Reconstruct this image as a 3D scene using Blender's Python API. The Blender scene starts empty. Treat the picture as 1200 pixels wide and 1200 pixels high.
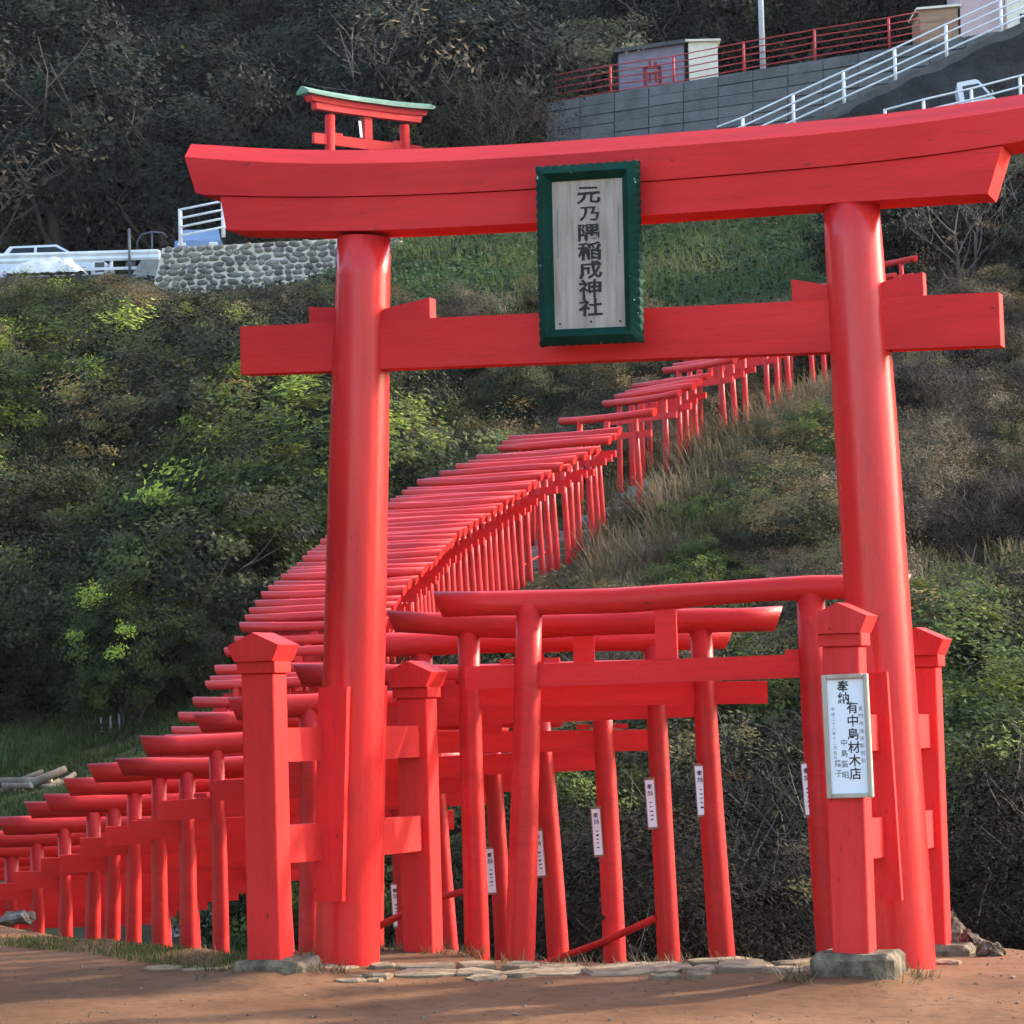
import bpy, bmesh, math, random
import numpy as np
from mathutils import Vector, Matrix, noise

# ------------------------------------------------------------------ scene, camera, light
scene = bpy.context.scene
COL = scene.collection
F = 3300.0                      # focal length in pixels of a 1200 px wide picture
EYE = 1.6
PITCH = math.atan(195.0 / F)
ROLL = math.radians(1.6)
cr, sr, cp, sp = math.cos(ROLL), math.sin(ROLL), math.cos(PITCH), math.sin(PITCH)
cam_data = bpy.data.cameras.new('camera')
cam_data.sensor_width = 36.0
cam_data.lens = F / 1200.0 * 36.0
cam_data.clip_end = 3000.0
cam_data.clip_start = 0.1
cam = bpy.data.objects.new('camera', cam_data)
COL.objects.link(cam)
_fw, _up, _x = Vector((0, cp, sp)), Vector((0, -sp, cp)), Vector((1, 0, 0))
_r = _x * cr - _up * sr
_u = _x * sr + _up * cr
M3 = Matrix((_r, _u, -_fw)).transposed()
cam.matrix_world = Matrix.Translation((0, 0, EYE)) @ M3.to_4x4()
scene.camera = cam

SUN_EL = math.radians(27)
SUN_AZ = math.radians(20)      # direction towards the sun, measured from +X towards +Y
sun_dir = Vector((math.cos(SUN_EL) * math.cos(SUN_AZ), math.cos(SUN_EL) * math.sin(SUN_AZ), math.sin(SUN_EL)))
world = bpy.data.worlds.new('World')
scene.world = world
world.use_nodes = True
wn = world.node_tree
sky = wn.nodes.new('ShaderNodeTexSky')
sky.sky_type = 'NISHITA'
sky.sun_disc = False
sky.sun_elevation = SUN_EL
sky.sun_rotation = math.pi / 2 - SUN_AZ
sky.dust_density = 2.0
wn.links.new(sky.outputs['Color'], wn.nodes['Background'].inputs['Color'])
wn.nodes['Background'].inputs['Strength'].default_value = 0.15
sl = bpy.data.lights.new('sun', 'SUN')
sl.energy = 1.8
sl.angle = math.radians(2.5)
sl.color = (1.0, 0.87, 0.68)
sun = bpy.data.objects.new('sun', sl)
COL.objects.link(sun)
sun.rotation_euler = (-sun_dir).to_track_quat('-Z', 'Y').to_euler()
sun.location = (60, 10, 60)
vs = scene.view_settings
vs.view_transform = 'Standard'
vs.look = 'None'
vs.exposure = 2.38
vs.gamma = 1.0
scene.cycles.use_denoising = True
scene.cycles.use_adaptive_sampling = True
scene.cycles.adaptive_threshold = 0.025
scene.cycles.max_bounces = 4
scene.cycles.diffuse_bounces = 3
scene.cycles.glossy_bounces = 2
scene.cycles.transmission_bounces = 2
scene.cycles.volume_bounces = 0
scene.cycles.transparent_max_bounces = 4

# ------------------------------------------------------------------ helpers
def ray(px, py):
    u = (px - 600) / F; v = (600 - py) / F
    u0 = u * cr + v * sr; v0 = -u * sr + v * cr
    return Vector((u0, cp - v0 * sp, sp + v0 * cp))
def at(px, py, Y):
    d = ray(px, py); return Vector((0, 0, EYE)) + d * (Y / d.y)
def on_ground(px, py, z=0.0):
    d = ray(px, py); return Vector((0, 0, EYE)) + d * ((z - EYE) / d.z)
def proj(p):
    x, y, z = p[0], p[1], p[2] - EYE
    v = z * cp - y * sp; w = y * cp + z * sp
    u, v = x / w, v / w
    return 600 + (u * cr - v * sr) * F, 600 - (u * sr + v * cr) * F

class MB:
    """collects shapes, builds one mesh object"""
    def __init__(self): self.v = []; self.f = []; self.mi = []; self.cur = 0; self.sm = []
    def add(self, verts, faces, smooth=False):
        o = len(self.v)
        self.v += [tuple(p) for p in verts]
        for f in faces:
            self.f.append([i + o for i in f]); self.mi.append(self.cur); self.sm.append(smooth)
        return self
    def box(self, c, s, rot=None, bev=0.0):
        """axis box with chamfered edges when bev > 0"""
        bm = bmesh.new()
        bmesh.ops.create_cube(bm, size=1.0)
        bmesh.ops.scale(bm, vec=s, verts=bm.verts)
        if bev > 0:
            bmesh.ops.bevel(bm, geom=list(bm.edges), offset=bev, segments=1, affect='EDGES', clamp_overlap=True)
        R = rot.to_3x3() if rot is not None else None
        c = Vector(c)
        bm.verts.index_update()
        vs_ = [((R @ v.co) if R is not None else v.co) + c for v in bm.verts]
        self.add(vs_, [[v.index for v in f.verts] for f in bm.faces])
        bm.free()
        return self
    def hexa(self, p):
        """eight corners: bottom 0-3 counter-clockwise, top 4-7"""
        return self.add(p, [(3, 2, 1, 0), (4, 5, 6, 7), (0, 1, 5, 4), (1, 2, 6, 5), (2, 3, 7, 6), (3, 0, 4, 7)])
    def tube(self, pts, rad, n=8, cap=True, smooth=True, wob=0.0, rng=None, slant=(0, 0)):
        pts = [Vector(p) for p in pts]
        if not hasattr(rad, '__len__'): rad = [rad] * len(pts)
        d0 = (pts[-1] - pts[0]).normalized()
        ref = Vector((0, 0, 1)) if abs(d0.z) < 0.9 else Vector((1, 0, 0))
        vs_ = []; m = len(pts)
        for i, p in enumerate(pts):
            t = (pts[min(i + 1, m - 1)] - pts[max(i - 1, 0)]).normalized()
            a = t.cross(ref).normalized(); b = a.cross(t).normalized()
            for k in range(n):
                an = 2 * math.pi * k / n
                r = rad[i] * (1 + (rng.uniform(-wob, wob) if rng else 0))
                off = a * (math.cos(an) * r) + b * (math.sin(an) * r)
                q = p + off
                if i == 0 and slant[0]: q = q - t * (math.sin(an) * slant[0])
                if i == m - 1 and slant[1]: q = q + t * (math.sin(an) * slant[1])
                vs_.append(q)
        fs = []
        for i in range(m - 1):
            for k in range(n):
                fs.append((i * n + k, i * n + (k + 1) % n, (i + 1) * n + (k + 1) % n, (i + 1) * n + k))
        self.add(vs_, [f[::-1] for f in fs], smooth)
        if cap:
            o = len(self.v) - len(vs_)
            self.f.append([o + k for k in range(n)]); self.mi.append(self.cur); self.sm.append(False)
            self.f.append([o + (m - 1) * n + k for k in range(n)][::-1]); self.mi.append(self.cur); self.sm.append(False)
        return self
    def prism(self, poly, a, b, axis='y'):
        """polygon in two axes extruded along the third: axis y -> (x,z), x -> (y,z), z -> (x,y)"""
        n = len(poly)
        def P(q, t):
            return (q[0], t, q[1]) if axis == 'y' else ((t, q[0], q[1]) if axis == 'x' else (q[0], q[1], t))
        vs_ = [P(q, a) for q in poly] + [P(q, b) for q in poly]
        fs = [list(range(n)), [n + i for i in range(n)][::-1]] + [[i, n + i, n + (i + 1) % n, (i + 1) % n] for i in range(n)]
        return self.add(vs_, fs)
    def mesh(self, name, mats):
        me = bpy.data.meshes.new(name)
        me.from_pydata(self.v, [], self.f)
        for m in (mats if isinstance(mats, (list, tuple)) else [mats]): me.materials.append(m)
        me.polygons.foreach_set('material_index', self.mi)
        me.polygons.foreach_set('use_smooth', self.sm)
        bm = bmesh.new(); bm.from_mesh(me)
        bmesh.ops.recalc_face_normals(bm, faces=bm.faces)
        bm.to_mesh(me); bm.free()
        me.update()
        return me
    def build(self, name, mats, parent=None, loc=None):
        return link(name, self.mesh(name, mats), parent, loc)

def link(name, me, parent=None, loc=None):
    o = bpy.data.objects.new(name, me)
    COL.objects.link(o)
    if parent is not None: o.parent = parent
    if loc is not None: o.location = loc
    return o
def tag(o, label=None, cat=None, group=None, kind=None):
    if label: o['label'] = label
    if cat: o['category'] = cat
    if group: o['group'] = group
    if kind: o['kind'] = kind
    return o
def thing(name, label, cat, loc=(0, 0, 0), rz=0.0, group=None):
    o = bpy.data.objects.new(name, None)
    COL.objects.link(o)
    o.empty_display_size = 0.2
    o.location = loc; o.rotation_euler = (0, 0, rz)
    return tag(o, label, cat, group)
def copy_thing(root, loc, rz=0.0, scale=None, label=None, group=None, rx=0.0):
    r = root.copy(); COL.objects.link(r)
    r.location = loc; r.rotation_euler = (rx, 0, rz)
    if scale is not None: r.scale = scale
    if label: r['label'] = label
    if group: r['group'] = group
    for ch in list(root.children):
        c2 = ch.copy(); COL.objects.link(c2); c2.parent = r
        for g in list(ch.children):
            d2 = g.copy(); COL.objects.link(d2); d2.parent = c2
    return r
ONES = ['', 'first', 'second', 'third', 'fourth', 'fifth', 'sixth', 'seventh', 'eighth', 'ninth', 'tenth', 'eleventh',
        'twelfth', 'thirteenth', 'fourteenth', 'fifteenth', 'sixteenth', 'seventeenth', 'eighteenth', 'nineteenth']
TENS = {20: 'twent', 30: 'thirt', 40: 'fort', 50: 'fift', 60: 'sixt', 70: 'sevent', 80: 'eight'}
def ordinal(n):
    if n < 20: return ONES[n]
    t, r = n // 10 * 10, n % 10
    return TENS[t] + ('ieth' if r == 0 else 'y-' + ONES[r])

# ------------------------------------------------------------------ materials
def new_mat(name):
    m = bpy.data.materials.new(name); m.use_nodes = True
    nt = m.node_tree
    return m, nt, nt.nodes['Principled BSDF']
def N(nt, typ, **kw):
    n = nt.nodes.new(typ)
    for k, v in kw.items():
        if k in n.inputs: n.inputs[k].default_value = v
        else: setattr(n, k, v)
    return n
def ramp(nt, src, stops):
    r = nt.nodes.new('ShaderNodeValToRGB')
    el = r.color_ramp.elements
    while len(el) < len(stops): el.new(0.5)
    for e, (p, c) in zip(el, stops):
        e.position = p; e.color = (c[0], c[1], c[2], 1)
    nt.links.new(src, r.inputs['Fac'])
    return r.outputs['Color']
def coords(nt, scale=(1, 1, 1), kind='Object'):
    tc = nt.nodes.new('ShaderNodeTexCoord')
    mp = nt.nodes.new('ShaderNodeMapping')
    mp.inputs['Scale'].default_value = scale
    nt.links.new(tc.outputs[kind], mp.inputs['Vector'])
    return mp.outputs['Vector']
def nz(nt, vec, scale, detail=4, rough=0.6):
    n = nt.nodes.new('ShaderNodeTexNoise')
    n.inputs['Scale'].default_value = scale; n.inputs['Detail'].default_value = detail; n.inputs['Roughness'].default_value = rough
    nt.links.new(vec, n.inputs['Vector'])
    return n.outputs['Fac']
def mixc(nt, fac, a, b, mode='MIX'):
    m = nt.nodes.new('ShaderNodeMix'); m.data_type = 'RGBA'; m.blend_type = mode
    for sock, val in ((m.inputs['Factor'], fac), (m.inputs[6], a), (m.inputs[7], b)):
        if hasattr(val, 'is_linked'): nt.links.new(val, sock)
        elif isinstance(val, (int, float)): sock.default_value = val
        else: sock.default_value = (val[0], val[1], val[2], 1)
    return m.outputs[2]
def bump(nt, bsdf, h, strength=0.3, dist=0.01):
    b = nt.nodes.new('ShaderNodeBump')
    b.inputs['Strength'].default_value = strength; b.inputs['Distance'].default_value = dist
    nt.links.new(h, b.inputs['Height']); nt.links.new(b.outputs['Normal'], bsdf.inputs['Normal'])
def surf(name, stops, scale=6.0, sc=(1, 1, 1), rough=0.6, bstr=0.3, bdist=0.01, detail=5, spec=0.4, metal=0.0, kind='Object', fine=None):
    m, nt, b = new_mat(name)
    v = coords(nt, sc, kind)
    f = nz(nt, v, scale, detail)
    c = ramp(nt, f, stops)
    if fine:
        f2 = nz(nt, v, fine[0], 3)
        c = mixc(nt, f2, c, fine[1], 'MULTIPLY') if len(fine) < 3 else mixc(nt, ramp(nt, f2, [(fine[2][0], (0, 0, 0)), (fine[2][1], (1, 1, 1))]), c, fine[1])
    nt.links.new(c, b.inputs['Base Color'])
    b.inputs['Roughness'].default_value = rough
    b.inputs['Specular IOR Level'].default_value = spec
    b.inputs['Metallic'].default_value = metal
    if bstr > 0: bump(nt, b, nz(nt, v, scale * 4, 4), bstr, bdist)
    return m

def red_paint(name, grain=(1, 1, 1), rough=0.42, bstr=0.35, spec=0.14, fade=0.35, var=(0.88, 1.06), tone=1.0):
    m, nt, b = new_mat(name)
    v = coords(nt, grain)
    base = [(p_, [x * tone for x in c_]) for p_, c_ in ((0.30, (0.47, 0.018, 0.018)), (0.5, (0.60, 0.024, 0.022)), (0.72, (0.65, 0.034, 0.029)))]
    c = ramp(nt, nz(nt, v, 2.3, 6), base)
    # small scuffs where the paint has worn to a duller tone
    w = ramp(nt, nz(nt, v, 17, 5, 0.7), [(0.66, (0, 0, 0)), (0.78, (1, 1, 1))])
    c = mixc(nt, w, c, (0.40, 0.020, 0.022))
    # sun-faded patches, brush grain and a few chips down to the undercoat
    f1 = ramp(nt, nz(nt, v, 0.9, 5, 0.65), [(0.50, (0, 0, 0)), (0.70, (1, 1, 1))])
    mf = nt.nodes.new('ShaderNodeMath'); mf.operation = 'MULTIPLY'; mf.inputs[1].default_value = fade
    nt.links.new(f1, mf.inputs[0])
    c = mixc(nt, mf.outputs[0], c, (0.58, 0.042, 0.042))
    gr = ramp(nt, nz(nt, coords(nt, tuple(x * 6 if x >= 1 else x for x in grain)), 12, 5, 0.7), [(0.35, (0.93, 0.93, 0.93)), (0.65, (1.03, 1.03, 1.03))])
    c = mixc(nt, 1.0, c, gr, 'MULTIPLY')
    st_ = ramp(nt, nz(nt, coords(nt, tuple(x * 2.5 if x >= 1 else x * .5 for x in grain)), 2.2, 6, 0.7), [(0.50, (0, 0, 0)), (0.68, (.55, .55, .55))])
    c = mixc(nt, st_, c, [0.40 * tone, 0.015 * tone, 0.018 * tone])
    ck = ramp(nt, nz(nt, coords(nt, tuple(x * 5 if x >= 1 else x * .8 for x in grain)), 7, 2, 0.5), [(0.492, (0, 0, 0)), (0.500, (.5, .5, .5)), (0.508, (0, 0, 0))])
    c = mixc(nt, ck, c, (0.22, 0.014, 0.014))
    ch = ramp(nt, nz(nt, v, 31, 3, 0.6), [(0.71, (0, 0, 0)), (0.73, (1, 1, 1))])
    c = mixc(nt, ch, c, (0.16, 0.020, 0.018))
    oi = nt.nodes.new('ShaderNodeObjectInfo')
    hs = nt.nodes.new('ShaderNodeHueSaturation')
    mr = nt.nodes.new('ShaderNodeMapRange'); mr.inputs['To Min'].default_value = var[0]; mr.inputs['To Max'].default_value = var[1]
    nt.links.new(oi.outputs['Random'], mr.inputs['Value']); nt.links.new(mr.outputs['Result'], hs.inputs['Value'])
    nt.links.new(c, hs.inputs['Color'])
    nt.links.new(hs.outputs['Color'], b.inputs['Base Color'])
    rr = nt.nodes.new('ShaderNodeMapRange'); rr.inputs['To Min'].default_value = rough - 0.08; rr.inputs['To Max'].default_value = rough + 0.10
    nt.links.new(nz(nt, v, 9, 4), rr.inputs['Value']); nt.links.new(rr.outputs['Result'], b.inputs['Roughness'])
    b.inputs['Specular IOR Level'].default_value = spec
    bump(nt, b, nz(nt, v, 28, 4, 0.7), bstr, 0.006)
    return m
RED_PILLAR = red_paint('red_paint_pillar', grain=(1, 1, 0.25), rough=0.25, bstr=0.10, spec=0.30, fade=0.25)
RED_BEAM = red_paint('red_paint_beam', grain=(0.3, 1, 1), rough=0.55, bstr=0.25)
RED_LOG = red_paint('red_paint_log', grain=(0.35, 1.2, 1.2), rough=0.40, bstr=0.6, spec=0.20, fade=0.6, var=(0.76, 1.08), tone=0.82)  # tone darkens the logs to stand in for shade on the rows
RED_POST = red_paint('red_paint_post', grain=(1, 1, 0.3), rough=0.5, bstr=0.3)

DIRT = surf('packed_dirt', [(0.28, (0.072, 0.032, 0.015)), (0.5, (0.135, 0.063, 0.029)), (0.72, (0.190, 0.095, 0.048))], scale=0.9, detail=9, rough=0.95, bstr=0.7, bdist=0.03, spec=0.15,
            fine=(14, (0.075, 0.035, 0.017), (0.54, 0.74)))
SOIL = surf('hill_soil', [(0.3, (0.020, 0.018, 0.010)), (0.5, (0.042, 0.040, 0.018)), (0.7, (0.060, 0.075, 0.025))], scale=0.35, detail=8, rough=1.0, bstr=0.8, bdist=0.1, spec=0.1)
STONE_FLAG = surf('flagstone', [(0.3, (0.10, 0.072, 0.046)), (0.5, (0.23, 0.168, 0.108)), (0.7, (0.34, 0.262, 0.175))], scale=3, detail=7, rough=0.9, bstr=0.6, bdist=0.02, spec=0.2, kind='Generated')
STONE_PLINTH = surf('plinth_stone', [(0.35, (0.048, 0.040, 0.029)), (0.5, (0.105, 0.085, 0.060)), (0.62, (0.18, 0.145, 0.098))], scale=9, detail=8, rough=0.95, bstr=0.8, bdist=0.02, spec=0.2,
                    fine=(6, (0.060, 0.052, 0.028), (0.56, 0.7)))
def stone_mat(name, a, b_):
    m, nt, b = new_mat(name)
    oi = nt.nodes.new('ShaderNodeObjectInfo')
    c = ramp(nt, oi.outputs['Random'], [(0.0, a), (0.5, [(x + y) / 2 for x, y in zip(a, b_)]), (1.0, b_)])
    f = nz(nt, coords(nt), 7, 6)
    c = mixc(nt, ramp(nt, f, [(0.3, (0, 0, 0)), (0.75, (1, 1, 1))]), c, [0.6 * x + 0.05 for x in b_])
    ge = nt.nodes.new('ShaderNodeNewGeometry')      # rain stains and lichen spread over neighbouring stones
    mp = nt.nodes.new('ShaderNodeMapping'); mp.inputs['Scale'].default_value = (1, 1, .35); nt.links.new(ge.outputs['Position'], mp.inputs['Vector'])
    c = mixc(nt, ramp(nt, nz(nt, mp.outputs['Vector'], 1.1, 7, .65), [(0.48, (0, 0, 0)), (0.72, (.75, .75, .75))]), c, [x * .45 for x in a])
    c = mixc(nt, ramp(nt, nz(nt, mp.outputs['Vector'], .6, 6, .6), [(0.56, (0, 0, 0)), (0.75, (.5, .5, .5))]), c, (.06, .065, .035))
    nt.links.new(c, b.inputs['Base Color']); b.inputs['Roughness'].default_value = 0.95
    bump(nt, b, f, 0.5, 0.03)
    return m
GRIT = surf('grit', [(0.3, (0.07, 0.05, 0.035)), (0.7, (0.20, 0.15, 0.105))], scale=9, rough=0.95, bstr=0)
WALL_STONE = stone_mat('wall_stone', (0.018, 0.017, 0.016), (0.21, 0.18, 0.14))
MORTAR = surf('mortar', [(0.3, (0.40, 0.35, 0.26)), (0.7, (0.56, 0.50, 0.39))], scale=4, rough=0.95, bstr=0.5, bdist=0.03, spec=0.1)
BLOCK = stone_mat('concrete_block', (0.032, 0.032, 0.030), (0.068, 0.066, 0.061))
RAMP = surf('ramp_concrete', [(0.3, (0.05, 0.049, 0.045)), (0.7, (0.10, 0.097, 0.09))], scale=2, detail=8, rough=0.95, bstr=0.5, spec=0.1)
BLOCK_JOINT = surf('dark_joint', [(0.3, (0.014, 0.014, 0.014)), (0.7, (0.024, 0.024, 0.023))], rough=1.0, bstr=0.3)
ROUGH_WALL = surf('sprayed_rock_wall', [(0.3, (0.016, 0.016, 0.016)), (0.7, (0.038, 0.038, 0.037))], scale=1.3, detail=9, rough=0.95, bstr=1.0, bdist=0.12, spec=0.15)
CONCRETE = surf('concrete', [(0.3, (0.20, 0.195, 0.18)), (0.7, (0.33, 0.32, 0.30))], scale=3, detail=7, rough=0.9, bstr=0.4, spec=0.2)
STEP_MAT = surf('step_concrete', [(0.3, (0.14, 0.135, 0.12)), (0.7, (0.25, 0.24, 0.22))], scale=5, detail=7, rough=0.95, bstr=0.4, spec=0.15)
ASPHALT = surf('asphalt', [(0.3, (0.045, 0.045, 0.047)), (0.7, (0.075, 0.073, 0.072))], scale=6, detail=8, rough=0.95, bstr=0.3, spec=0.2)
WHITE = surf('white_painted_metal', [(0.3, (0.50, 0.51, 0.52)), (0.7, (0.66, 0.67, 0.67))], scale=3, rough=0.4, bstr=0.05)
WHITE_CAR = surf('white_car_paint', [(0.3, (0.52, 0.54, 0.57)), (0.7, (0.60, 0.62, 0.64))], scale=1, rough=0.25, bstr=0)
BLUE_CAR = surf('blue_car_paint', [(0.3, (0.10, 0.17, 0.28)), (0.7, (0.13, 0.21, 0.32))], scale=1, rough=0.25, bstr=0)
TYRE = surf('tyre_rubber', [(0.3, (0.015, 0.015, 0.015)), (0.7, (0.03, 0.03, 0.03))], rough=0.9, bstr=0.2)
GLASSY = surf('car_glass', [(0.3, (0.008, 0.010, 0.012)), (0.7, (0.02, 0.024, 0.028))], scale=0.5, rough=0.12, bstr=0, spec=0.25)
GREEN_FRAME = surf('green_painted_frame', [(0.3, (0.003, 0.026, 0.017)), (0.7, (0.007, 0.046, 0.031))], scale=6, detail=6, rough=0.75, spec=0.08, bstr=0.5, bdist=0.006,
                   fine=(21, (0.35, 0.42, 0.36), (0.70, 0.74)))
GREEN_ROOF = surf('green_copper_roof', [(0.3, (0.075, 0.17, 0.12)), (0.7, (0.15, 0.27, 0.20))], scale=2, detail=6, rough=0.6, bstr=0.2)
PLAQUE_WOOD = surf('weathered_plaque_wood', [(0.3, (0.24, 0.19, 0.145)), (0.5, (0.36, 0.30, 0.24)), (0.7, (0.43, 0.37, 0.31))], scale=5, sc=(5, 1, 0.5), detail=7, rough=0.85, bstr=0.4, bdist=0.003, spec=0.2)
INK = surf('black_ink', [(0.3, (0.012, 0.011, 0.010)), (0.7, (0.022, 0.020, 0.018))], rough=0.7, bstr=0)
INK_FAINT = surf('faded_ink', [(0.3, (0.10, 0.12, 0.13)), (0.7, (0.20, 0.22, 0.23))], rough=0.7, bstr=0)
SIGN_WHITE = surf('white_sign_board', [(0.3, (0.62, 0.68, 0.72)), (0.7, (0.70, 0.75, 0.79))], scale=2, rough=0.4, bstr=0.03)
SIGN_FRAME = surf('sign_frame_wood', [(0.3, (0.27, 0.23, 0.17)), (0.7, (0.42, 0.38, 0.31))], scale=8, sc=(1, 1, 0.3), rough=0.6, bstr=0.2)
PLATE_BROWN = surf('name_plate_wood', [(0.3, (0.16, 0.10, 0.06)), (0.7, (0.28, 0.19, 0.12))], scale=9, rough=0.7, bstr=0.2)
PURPLE = surf('mauve_cladding', [(0.3, (0.13, 0.12, 0.155)), (0.7, (0.19, 0.175, 0.215))], scale=2, detail=6, rough=0.8, bstr=0.2)
CREAM = surf('cream_render', [(0.3, (0.56, 0.51, 0.38)), (0.7, (0.68, 0.63, 0.50))], scale=2, detail=6, rough=0.8, bstr=0.2)
PINK = surf('pink_render', [(0.3, (0.42, 0.29, 0.29)), (0.7, (0.52, 0.37, 0.37))], scale=2, detail=6, rough=0.8, bstr=0.2)
BROWNBOX = surf('brown_boarding', [(0.3, (0.21, 0.115, 0.065)), (0.7, (0.33, 0.20, 0.125))], scale=3, sc=(0.4, 1, 3), detail=6, rough=0.8, bstr=0.2)
DARKROOF = surf('dark_roof_sheet', [(0.3, (0.03, 0.03, 0.03)), (0.7, (0.06, 0.06, 0.06))], rough=0.7, bstr=0.2)
FENCE_RED = surf('red_fence_paint', [(0.3, (0.26, 0.018, 0.02)), (0.7, (0.42, 0.03, 0.03))], scale=4, rough=0.6, bstr=0.1)
EMBLEM = surf('dark_red_emblem', [(0.3, (0.14, 0.012, 0.018)), (0.7, (0.20, 0.018, 0.022))], rough=0.7, bstr=0.1)
STEEL = surf('galvanised_steel', [(0.3, (0.42, 0.46, 0.50)), (0.7, (0.55, 0.58, 0.61))], scale=3, rough=0.5, bstr=0.05)
DARKMETAL = surf('dark_metal', [(0.3, (0.05, 0.055, 0.06)), (0.7, (0.09, 0.095, 0.10))], rough=0.5, bstr=0.05)
TARP = surf('white_tarpaulin', [(0.3, (0.45, 0.46, 0.41)), (0.7, (0.62, 0.61, 0.55))], scale=2, rough=0.6, bstr=0.4, bdist=0.05)
LOGWOOD = surf('cut_log_bark', [(0.3, (0.09, 0.065, 0.045)), (0.5, (0.16, 0.12, 0.085)), (0.7, (0.24, 0.19, 0.14))], scale=4, detail=6, rough=0.9, bstr=0.5, bdist=0.03)
LOGEND = surf('cut_log_end', [(0.3, (0.42, 0.35, 0.25)), (0.7, (0.55, 0.48, 0.36))], scale=6, rough=0.9, bstr=0.2)
ORANGE = surf('orange_pipe', [(0.3, (0.40, 0.13, 0.07)), (0.7, (0.50, 0.18, 0.10))], rough=0.6, bstr=0.1)
BARK = surf('bark', [(0.3, (0.045, 0.035, 0.026)), (0.7, (0.11, 0.09, 0.07))], scale=5, sc=(1, 1, 0.3), detail=6, rough=0.95, bstr=0.6, bdist=0.02)
BARK_PALE = surf('pale_bark', [(0.3, (0.05, 0.042, 0.034)), (0.7, (0.11, 0.097, 0.08))], scale=5, sc=(1, 1, 0.3), detail=6, rough=0.95, bstr=0.4, bdist=0.02)
ROCK = surf('bare_rock', [(0.3, (0.05, 0.045, 0.038)), (0.5, (0.13, 0.115, 0.10)), (0.7, (0.22, 0.20, 0.18))], scale=1.2, detail=9, rough=0.95, bstr=0.9, bdist=0.08, spec=0.15)

def leaf_mat(name, stops, transl=0.25, rough=0.65, obj_var=0.25, spec=0.10):
    """colour of each leaf comes from its own 'tint' (leaf age / kind); no shading is painted in"""
    m, nt, b = new_mat(name)
    a = nt.nodes.new('ShaderNodeAttribute'); a.attribute_name = 'tint'
    c = ramp(nt, a.outputs['Fac'], stops)
    oi = nt.nodes.new('ShaderNodeObjectInfo')
    hs = nt.nodes.new('ShaderNodeHueSaturation')
    mr = nt.nodes.new('ShaderNodeMapRange'); mr.inputs['To Min'].default_value = .90 - obj_var; mr.inputs['To Max'].default_value = .90 + obj_var
    nt.links.new(oi.outputs['Random'], mr.inputs['Value']); nt.links.new(mr.outputs['Result'], hs.inputs['Value'])
    nt.links.new(c, hs.inputs['Color'])
    nt.links.new(hs.outputs['Color'], b.inputs['Base Color'])
    b.inputs['Roughness'].default_value = rough
    b.inputs['Specular IOR Level'].default_value = spec
    t = nt.nodes.new('ShaderNodeBsdfTranslucent')
    nt.links.new(hs.outputs['Color'], t.inputs['Color'])
    mx = nt.nodes.new('ShaderNodeMixShader'); mx.inputs[0].default_value = transl
    out = nt.nodes['Material Output']
    nt.links.new(b.outputs['BSDF'], mx.inputs[1]); nt.links.new(t.outputs['BSDF'], mx.inputs[2])
    nt.links.new(mx.outputs[0], out.inputs['Surface'])
    return m
L_DARK = leaf_mat('evergreen_leaves', [(0, (0.008, 0.012, 0.006)), (0.5, (0.026, 0.032, 0.012)), (0.85, (0.062, 0.072, 0.022)), (1, (0.13, 0.14, 0.032))], 0.18)
L_GREEN = leaf_mat('broad_green_leaves', [(0, (0.012, 0.020, 0.007)), (0.5, (0.045, 0.062, 0.017)), (0.85, (0.11, 0.13, 0.030)), (0.93, (0.20, 0.27, 0.035)), (1, (0.26, 0.34, 0.045))], 0.3)
L_OLIVE = leaf_mat('olive_brown_leaves', [(0, (0.013, 0.014, 0.007)), (0.5, (0.050, 0.050, 0.021)), (0.8, (0.115, 0.105, 0.042)), (1, (0.21, 0.13, 0.045))], 0.22)
L_BROWN = leaf_mat('dry_brown_leaves', [(0, (0.040, 0.032, 0.020)), (0.5, (0.085, 0.066, 0.040)), (0.8, (0.15, 0.115, 0.068)), (1, (0.24, 0.18, 0.10))], 0.2)
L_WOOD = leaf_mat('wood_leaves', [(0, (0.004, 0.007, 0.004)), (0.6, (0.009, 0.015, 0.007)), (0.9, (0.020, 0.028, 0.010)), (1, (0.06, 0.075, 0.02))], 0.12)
L_HOLLOW = leaf_mat('shade_toned_bush_leaves', [(0, (0.006, 0.005, 0.003)), (0.6, (0.016, 0.013, 0.008)), (0.9, (0.034, 0.029, 0.015)), (1, (0.09, 0.075, 0.03))], 0.12, spec=0.04)  # undergrowth brown, with the hollow's deep shade put into the colour
L_FRESH = leaf_mat('fresh_green_leaves', [(0, (0.024, 0.036, 0.012)), (0.5, (0.060, 0.082, 0.022)), (1, (0.14, 0.18, 0.04))], 0.35)
L_PALE = leaf_mat('pale_blossom_leaves', [(0, (0.12, 0.12, 0.05)), (0.5, (0.28, 0.25, 0.13)), (1, (0.42, 0.37, 0.22))], 0.3)
L_COVER = leaf_mat('ground_cover_leaves', [(0, (0.016, 0.036, 0.014)), (0.5, (0.032, 0.070, 0.022)), (0.85, (0.055, 0.105, 0.030)), (1, (0.10, 0.12, 0.05))], 0.25)
L_GRASS = leaf_mat('short_green_grass', [(0, (0.045, 0.060, 0.018)), (0.5, (0.085, 0.115, 0.030)), (1, (0.16, 0.165, 0.06))], 0.3)
L_FIELD = leaf_mat('field_grass_blades', [(0, (0.018, 0.026, 0.009)), (0.5, (0.038, 0.055, 0.016)), (1, (0.085, 0.10, 0.035))], 0.25)
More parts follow.
